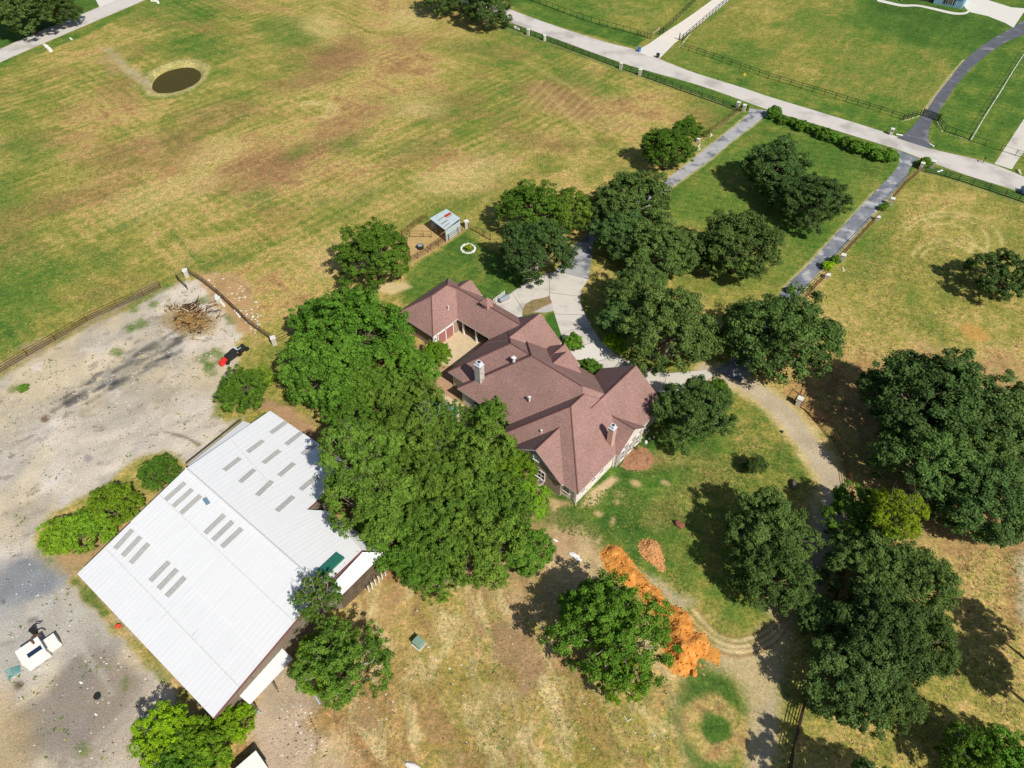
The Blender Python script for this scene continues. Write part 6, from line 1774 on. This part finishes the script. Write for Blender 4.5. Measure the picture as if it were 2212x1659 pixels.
orange = mat("subsoil_orange", tuple(alb(222, 140, 54)), .95, .1, var=.16, scale=1.2, col2=tuple(alb(232, 166, 88)), stain=tuple(alb(186, 108, 48)), stain_scale=1.0, stain_at=.6, bump=.05, bscale=6)
orange_p = mat("subsoil_pale_orange", tuple(alb(220, 160, 104)), .95, .1, var=.2, scale=2, stain=tuple(alb(196, 150, 100)), stain_scale=2, bump=.05, bscale=6)
mound([(1296, 1190), (1310, 1176), (1328, 1174), (1345, 1184), (1362, 1206), (1382, 1232), (1400, 1256), (1425, 1274), (1440, 1296), (1462, 1308), (1485, 1320), (1497, 1342), (1502, 1362), (1522, 1366), (1532, 1388), (1530, 1410), (1508, 1432), (1502, 1452), (1480, 1462), (1455, 1456), (1436, 1436), (1430, 1410), (1436, 1380), (1428, 1350), (1402, 1320), (1372, 1276), (1330, 1252), (1305, 1226)], 1.1, orange, "dirt_mound", "long bright orange dirt mound beside the tall green tree", seed=3, clods=420)
mound([(1378, 1172), (1396, 1163), (1414, 1166), (1428, 1182), (1436, 1206), (1440, 1228), (1430, 1236), (1412, 1222), (1392, 1208), (1378, 1192)], .7, orange_p, "dirt_mound", "small pale orange mound right of the long one's top", seed=5, clods=160)
mound([(1524, 1394), (1540, 1396), (1556, 1406), (1556, 1436), (1540, 1434), (1516, 1424)], .35, mat("subsoil_yellow", tuple(alb(228, 160, 76)), .95, .1, var=.12, scale=2, bump=.04), "dirt_mound", "scraped yellow orange spill at the lower end of the long mound", seed=6, clods=20, rough=.12)
mound([(1336, 1008), (1350, 990), (1362, 966), (1378, 960), (1396, 966), (1412, 980), (1415, 998), (1404, 1012), (1378, 1018), (1350, 1014)], .22, mat("bark_mulch", tuple(alb(178, 132, 98)), .95, .1, var=.25, scale=2.5, bump=.05, stain=tuple(alb(130, 96, 74)), stain_scale=1.2, stain_at=.58), "mulch_bed", "round brown bark bed against the arched windows' wall", "mulch bed", 9, .10, 60)
rock("boulder", 1499, 1456, .35, .35, .4, orange, "round orange clod rolled off the long mound's foot", seed=31, cat="clod")

# bricks and pots beside the white wall
for k, (x, y, lb) in enumerate(((1392, 939, "white round pot nearest the white wall's corner"), (1385, 945, "white pot standing lower by the bark bed"), (1398, 933, "pot in the oak's shade by the white wall"))):
    t = empty("flower_pot", G3(x, y), 0, lb, "pot", "pots by the white wall's corner")
    mb = MB(); mb.tube([(0, 0, 0), (0, 0, .3), (0, 0, .34)], [.2, .28, .3], 12); mb.build("pot", pcap, t)
    mb = MB(); mb.disc(0, 0, .345, .22, 12); mb.build("soil", bark_m, t)
# white garden chair and round white trampoline-like table by the south-west wall
t = empty("garden_table", G3(1166, 1048), 0, "white wire table with a curled hose by the house's shaded wall", "table")
mb = MB(); mb.tube([(.45 * math.cos(a), .45 * math.sin(a), .6) for a in [2 * PI * k / 14 for k in range(15)]], .03, 5); mb.tube([(.28 * math.cos(a), .28 * math.sin(a), .6) for a in [2 * PI * k / 14 for k in range(15)]], .02, 4); mb.build("table_top", fascia_w, t)
for a in (0.5, 2.6, 4.7):
    mb = MB(); mb.tube([(.4 * math.cos(a), .4 * math.sin(a), .6), (.3 * math.cos(a), .3 * math.sin(a), 0)], .025, 5); mb.build("leg", fascia_w, t)
t = empty("parasol_heater", G3(1157, 1000), 0, "white round capped heater standing by the shaded wall", "heater")
mb = MB(); mb.tube([(0, 0, 0), (0, 0, 2.0)], .05, 6); mb.build("stem", fascia_w, t)
mb = MB(); mb.tube([(0, 0, 1.95), (0, 0, 2.1)], [.38, .12], 14); mb.build("hood", fascia_w, t)
mb = MB(); mb.tube([(0, 0, 0), (0, 0, .5)], .2, 10); mb.build("base", mat("base_grey", (.3, .33, .36, 1), .5), t)
# white yard gate and grey drum trailer by the forecourt
wg = fence([(1066, 658), (1078, 649), (1090, 640)], "white yard gate at the end of the forecourt", height=1.1, rails=4, spacing=.9, m=trim_w, rail_r=.045, post_r=.05, cat="gate")
t = empty("propane_tank", G3(1089, 650), R(38), "grey cylinder tank lying beside the white yard gate", "tank")
mb = MB(); mb.tube([(-.95, 0, .5), (-.85, 0, .5), (.85, 0, .5), (.95, 0, .5)], [.3, .42, .42, .3], 14); mb.build("cylinder", mat("tank_grey", (.26, .28, .32, 1), .5), t, smooth=False)
for sx in (-.6, .6):
    mb = MB(); mb.box(sx, 0, 0, .12, .7, .2); mb.build("foot", concrete, t)
# low wall strip south of the barn yard
mb = MB(); pts_ = [z7(700, 640, .15), z7(745, 700, .15), z7(800, 770, .15), z7(855, 865, .15)]
mb.tube([p - pts_[0] for p in pts_], .12, 6); o = mb.build("drain_pipe", mat("pipe_pale_blue", tuple(alb(190, 202, 206)), .6), None, pts_[0]); props(o, "pale pipe lying from the barn porch towards the drive", "pipe")
mb = MB(); a, b = z7(455, 868, .1), z7(508, 920, .1); mb.tube([(0, 0, 0), b - a], .14, 6); o = mb.build("drain_pipe", mat("pipe_pale_blue", (.5, .5, .5, 1)), None, a); props(o, "short pale pipe at the porch's lower corner", "pipe")
a, b, c_ = NP(1888 + 970 / 2.343, 2124 + 1210 / 2.343, .05), NP(1888 + 995 / 2.343, 2124 + 1255 / 2.343, .05), NP(1888 + 1028 / 2.343, 2124 + 1235 / 2.343, .05)
mb = MB(); mb.tube([(0, 0, 0), b - a, c_ - a], .05, 5); o = mb.build("angle_iron", fascia_w, None, a); props(o, "small bent white strip on the grass below the tall green tree", "scrap metal")
# dark shed corner at the bottom edge
sb_ = empty("low_shed", G3(548, 1676), R(45), "white topped low shed cut by the bottom edge", "shed")
mb = MB(); mb.box(0, 0, 0, 2.6, 2.0, 1.6); mb.build("wall", steel_b, sb_)
mb = MB(); mb.box(0, 0, 1.6, 2.8, 2.2, .1); mb.build("roof", white_p, sb_)

# ------------------------------------------------------------------ pickup at the right edge of the road, blue house at the top
BP = lambda x, y: ((2832 + x / 2.343) / 1.70705, (y / 2.343) / 1.70705)
car = empty("parked_car", G3(2232, 421), R(-22), "dark blue car on the road, cut by the right edge", "car")
cb_ = mat("car_paint_blue", (.03, .08, .14, 1), .3, .6, var=.03)
mb = MB(); mb.box(0, 0, .35, 4.7, 1.85, .55); mb.box(0, 0, .9, 4.6, 1.8, .1, taper=.96); mb.build("body", cb_, car)
mb = MB(); mb.box(.1, 0, 1.0, 2.6, 1.6, .5, taper=.78); mb.build("cabin", glass_d, car)
mb = MB(); mb.box(.1, 0, 1.5, 1.9, 1.25, .04); mb.build("roof", cb_, car)
for sx in (-1.45, 1.45):
    for sy in (-.85, .85): link_mesh("wheel", wme, car, (sx, sy, .34))

bh = empty("blue_house", G3(*BP(1430, 62)), R(-14), "pale blue board house with a dark shuttered window at the top right", "house")
bl = mat("siding_pale_blue", tuple(alb(150, 200, 224)), .8, .2, var=.05)
a_ = Vector((*G(*BP(1428, 30)), 0)); b_ = Vector((*G(*BP(1668, 78)), 0)); d = b_ - a_; W_ = d.length
bh.location = a_; bh.rotation_euler = (0, 0, math.atan2(d.y, d.x))
mb = MB(); mb.box(W_ / 2, 4.0, 0, W_, 8.0, 3.4); mb.build("wall", bl, bh)
mb = MB(); mb.box(0, -.04, 0, .09, .05, 3.3); bme = mb.mesh("batten", mat("batten_pale", tuple(alb(190, 224, 238)), .8))
for k in range(int(W_ / .45) + 1): link_mesh("batten", bme, bh, (min(k * .45, W_), 0, .02))
for k in range(8): link_mesh("batten", bme, bh, (W_ + .04, .3 + k * .5, .02), PI / 2)
mb = MB(); mb.add([(-.5, -.5, 3.3), (W_ + .5, -.5, 3.3), (W_ + .5, 8.5, 3.3), (-.5, 8.5, 3.3), (W_ / 2, -.5, 6.0), (W_ / 2, 8.5, 6.0)], [(0, 4, 5, 3), (1, 2, 5, 4), (0, 1, 4), (2, 3, 5), (3, 2, 1, 0)]); mb.build("roof", mat("roof_charcoal", (.05, .05, .055, 1), .8), bh)
mb = MB(); mb.box(W_ * .52, -.06, .6, 1.9, .08, 1.9); wf = mb.build("window", trim_w, bh)
mb = MB(); mb.box(W_ * .52, -.11, .7, 1.7, .06, 1.7); mb.build("pane", mat("glass_green_black", (.02, .05, .045, 1), .15, .6), wf)
for t_ in (-.28, .28):
    mb = MB(); mb.box(W_ * .52 + t_, -.15, .7, .05, .04, 1.7); mb.build("mullion", trim_w, wf)
for t_ in (-1.25, 1.25):
    mb = MB(); mb.box(W_ * .52 + t_, -.08, .6, .5, .07, 1.9); mb.build("shutter", mat("shutter_brown", (.05, .03, .025, 1), .7), bh)
mb = MB(); mb.box(-4.5, 3.4, 0, 9.0, 6.0, 3.0); mb.build("porch_wall", mat("porch_dark", (.05, .05, .05, 1), .8), bh)
mb = MB(); mb.add([(-9.3, -.2, 3.0), (0, -.2, 3.0), (0, 6.6, 4.2), (-9.3, 6.6, 4.2)], [(0, 1, 2, 3)]); mb.build("porch_roof", mat("roof_charcoal", (.05, .05, .055, 1), .8), bh)
t = empty("garden_bench", G3(*BP(1130, 4)), R(-12), "white bench at the top edge left of the blue house", "bench")
mb = MB(); mb.box(0, 0, .42, 1.6, .5, .06); mb.build("seat", trim_w, t)
mb = MB(); mb.box(0, .25, .48, 1.6, .05, .45); mb.build("backrest", trim_w, t)
for sx in (-.7, .7):
    mb = MB(); mb.box(sx, 0, 0, .06, .45, .42); mb.build("leg", trim_w, t)
fl = empty("flag_stand", G3(*BP(1715, 22)), 0, "red and blue flag on a short pole right of the blue house", "flag")
mb = MB(); mb.tube([(0, 0, 0), (0, 0, 2.6)], .03, 6); mb.build("pole", trim_w, fl)
mb = MB(); mb.box(-.25, 0, 1.7, .5, .03, .9); mb.build("red_cloth", redp, fl)
mb = MB(); mb.box(.3, 0, 1.7, .55, .03, .9); mb.build("blue_cloth", mat("cloth_blue", (.03, .12, .45, 1), .7), fl)
# ------------------------------------------------------------------ loose growth and stones: nobody could count them
def scatter_points(pts, n, seed, clump=6.0, thr=.45):
    pg = polyG(pts); xs = [p[0] for p in pg]; ys_ = [p[1] for p in pg]
    rs = np.random.RandomState(seed)
    x = rs.uniform(min(xs), max(xs), n * 5); y = rs.uniform(min(ys_), max(ys_), n * 5)
    k = (np.hypot(x - pc[0], y - pc[1]) > 9) & (sdf_poly(x, y, pg) < -.6) & (fbm(x / clump, y / clump, seed, 3) > thr)
    return np.stack([x[k], y[k]], 1)[:n]


def tufts(name, areas, mats_, size, blades=5, seed=1, flat_=.5):
    rs = np.random.RandomState(seed)
    P = np.concatenate([scatter_points(a, n, seed + i, cl, th) for i, (a, n, cl, th) in enumerate(areas)])
    n = len(P); V = []; M = []
    base = np.repeat(P, blades, 0); k = len(base)
    an = rs.uniform(0, 2 * PI, k); ln = size * rs.uniform(.4, 1.2, k) * np.repeat(rs.uniform(.5, 1.4, n), blades)
    off = rs.normal(0, size * .3, (k, 2)); b0 = base + off
    wd = ln * .28
    dx, dy = np.cos(an), np.sin(an)
    A = np.stack([b0[:, 0] - dy * wd, b0[:, 1] + dx * wd, np.full(k, .01)], 1)
    B = np.stack([b0[:, 0] + dy * wd, b0[:, 1] - dx * wd, np.full(k, .01)], 1)
    C_ = np.stack([b0[:, 0] + dx * ln, b0[:, 1] + dy * ln, ln * flat_], 1)
    V = np.stack([A, B, C_], 1).reshape(-1, 3)
    me = bpy.data.meshes.new(name)
    me.vertices.add(3 * k); me.vertices.foreach_set("co", V.ravel())
    me.loops.add(3 * k); me.loops.foreach_set("vertex_index", np.arange(3 * k))
    me.polygons.add(k); me.polygons.foreach_set("loop_start", np.arange(0, 3 * k, 3)); me.polygons.foreach_set("loop_total", np.full(k, 3))
    for m in mats_: me.materials.append(m)
    me.polygons.foreach_set("material_index", np.repeat(rs.randint(0, len(mats_), n), blades).astype(np.int32))
    me.update(calc_edges=True)
    o = bpy.data.objects.new(name, me); COL.objects.link(o); props(o, kind="stuff")
    return o


gm = mat("tuft_green", tuple(alb(104, 132, 56)), .9, .1, var=.2, scale=.5)
gm2 = mat("tuft_yellow_green", tuple(alb(160, 160, 78)), .9, .1, var=.2, scale=.5)
sm2 = mat("tuft_straw_dull", tuple(alb(190, 164, 110)), .9, .1, var=.15, scale=.5)
sm = mat("tuft_straw", tuple(alb(214, 190, 128)), .9, .1, var=.15, scale=.5)
bm_ = mat("tuft_brown", tuple(alb(150, 118, 80)), .9, .1, var=.2, scale=.5)
FIELD = [(0, 150), (340, 8), (860, 8), (1080, 62), (1580, 245), (1400, 350), (1290, 385), (1060, 440), (860, 470), (700, 600), (600, 700), (545, 640), (480, 585), (400, 580), (340, 615), (0, 790)]
EAST = [(1995, 385), (2230, 460), (2230, 760), (2000, 740), (1860, 860), (1800, 920), (1740, 850), (1830, 640), (1760, 640)]
SOUTH = [(1000, 1300), (1180, 1240), (1280, 1260), (1400, 1460), (1470, 1470), (1480, 1659), (760, 1659), (700, 1560), (860, 1420), (830, 1300)]
SE = [(2060, 1180), (2220, 1180), (2220, 1659), (1760, 1659), (1760, 1600), (2000, 1500), (2060, 1350)]
LAWN = [(1190, 1090), (1400, 1010), (1560, 920), (1660, 900), (1760, 1040), (1640, 1060), (1500, 1090), (1500, 1290), (1460, 1290), (1400, 1190), (1200, 1160)]
NLAWN = [(1460, 420), (1640, 275), (1925, 360), (1700, 600), (1500, 600)]
MEAD = [(1480, 95), (1600, 5), (1890, 10), (2080, 40), (2060, 130), (1990, 230), (1800, 200)]
tufts("dry_grass_tufts", [(FIELD, 9000, 9, .42), (EAST, 3500, 6, .42), (SE, 1500, 4, .40)], [sm, gm2, gm2, bm_], .19, 5, 11)
tufts("straw_tufts", [(SOUTH, 5200, 3, .40)], [sm, sm2, sm2, bm_], .12, 5, 14)
tufts("lawn_tufts", [(LAWN, 3800, 2.5, .42), (NLAWN, 2200, 5, .45), (MEAD, 3000, 6, .45)], [gm, gm2, gm], .17, 5, 12)
LOT = [(0, 830), (60, 790), (350, 645), (400, 620), (470, 610), (520, 740), (460, 850), (500, 900), (405, 1000), (240, 1010), (90, 1090), (60, 1180), (160, 1260), (450, 1560), (440, 1659), (0, 1659)]
YARD = [(560, 1530), (610, 1450), (690, 1530), (740, 1650), (580, 1655)]
tufts("lot_weeds", [(LOT, 700, 3, .60), (SOUTH, 160, 2, .66)], [gm, gm, gm2], .20, 6, 13)


def pebbles(name, areas, m_list, size, seed, thr=.4):
    rs = np.random.RandomState(seed)
    P = np.concatenate([scatter_points(a, n, seed + i, 3.0, thr) for i, (a, n) in enumerate(areas)])
    n = len(P); s = size * rs.uniform(.4, 1.0, n) ** 1.5 + size * .15
    a = rs.uniform(0, 2 * PI, n)
    V = []
    for j in range(4):
        t = a + j * PI / 2; q = s * rs.uniform(.7, 1.3, n)
        V.append(np.stack([P[:, 0] + np.cos(t) * q, P[:, 1] + np.sin(t) * q * .7, np.full(n, -.005)], 1))
    V.append(np.stack([P[:, 0] + s * .1, P[:, 1], s * .55], 1))
    V = np.stack(V, 1).reshape(-1, 3)
    F_ = np.array([(0, 1, 4), (1, 2, 4), (2, 3, 4), (3, 0, 4)])[None] + 5 * np.arange(n)[:, None, None]
    F_ = F_.reshape(-1, 3)
    me = bpy.data.meshes.new(name); me.vertices.add(5 * n); me.vertices.foreach_set("co", V.ravel())
    me.loops.add(F_.size); me.loops.foreach_set("vertex_index", F_.ravel())
    me.polygons.add(len(F_)); me.polygons.foreach_set("loop_start", np.arange(0, F_.size, 3)); me.polygons.foreach_set("loop_total", np.full(len(F_), 3))
    for m in m_list: me.materials.append(m)
    me.polygons.foreach_set("material_index", np.repeat(rs.randint(0, len(m_list), n), 4).astype(np.int32))
    me.update(calc_edges=True)
    o = bpy.data.objects.new(name, me); COL.objects.link(o); props(o, kind="stuff"); return o


pebbles("loose_stones", [(LOT, 1500), (YARD, 160), (SOUTH, 220)], [mat("stone_pale", tuple(alb(232, 224, 212)), .9), mat("stone_mid", tuple(alb(150, 140, 130)), .9), mat("stone_dark", tuple(alb(92, 86, 80)), .9)], .14, 21)
pebbles("spilled_clods", [([(1280, 1170), (1345, 1165), (1450, 1270), (1520, 1340), (1570, 1400), (1540, 1470), (1450, 1480), (1400, 1430), (1400, 1330), (1300, 1260)], 420)], [orange, orange_p], .16, 23, .3)
pebbles("fence_rubble", [([(420, 600), (500, 590), (560, 640), (600, 740), (560, 740), (480, 660)], 120)], [pcap], .20, 24, .4)
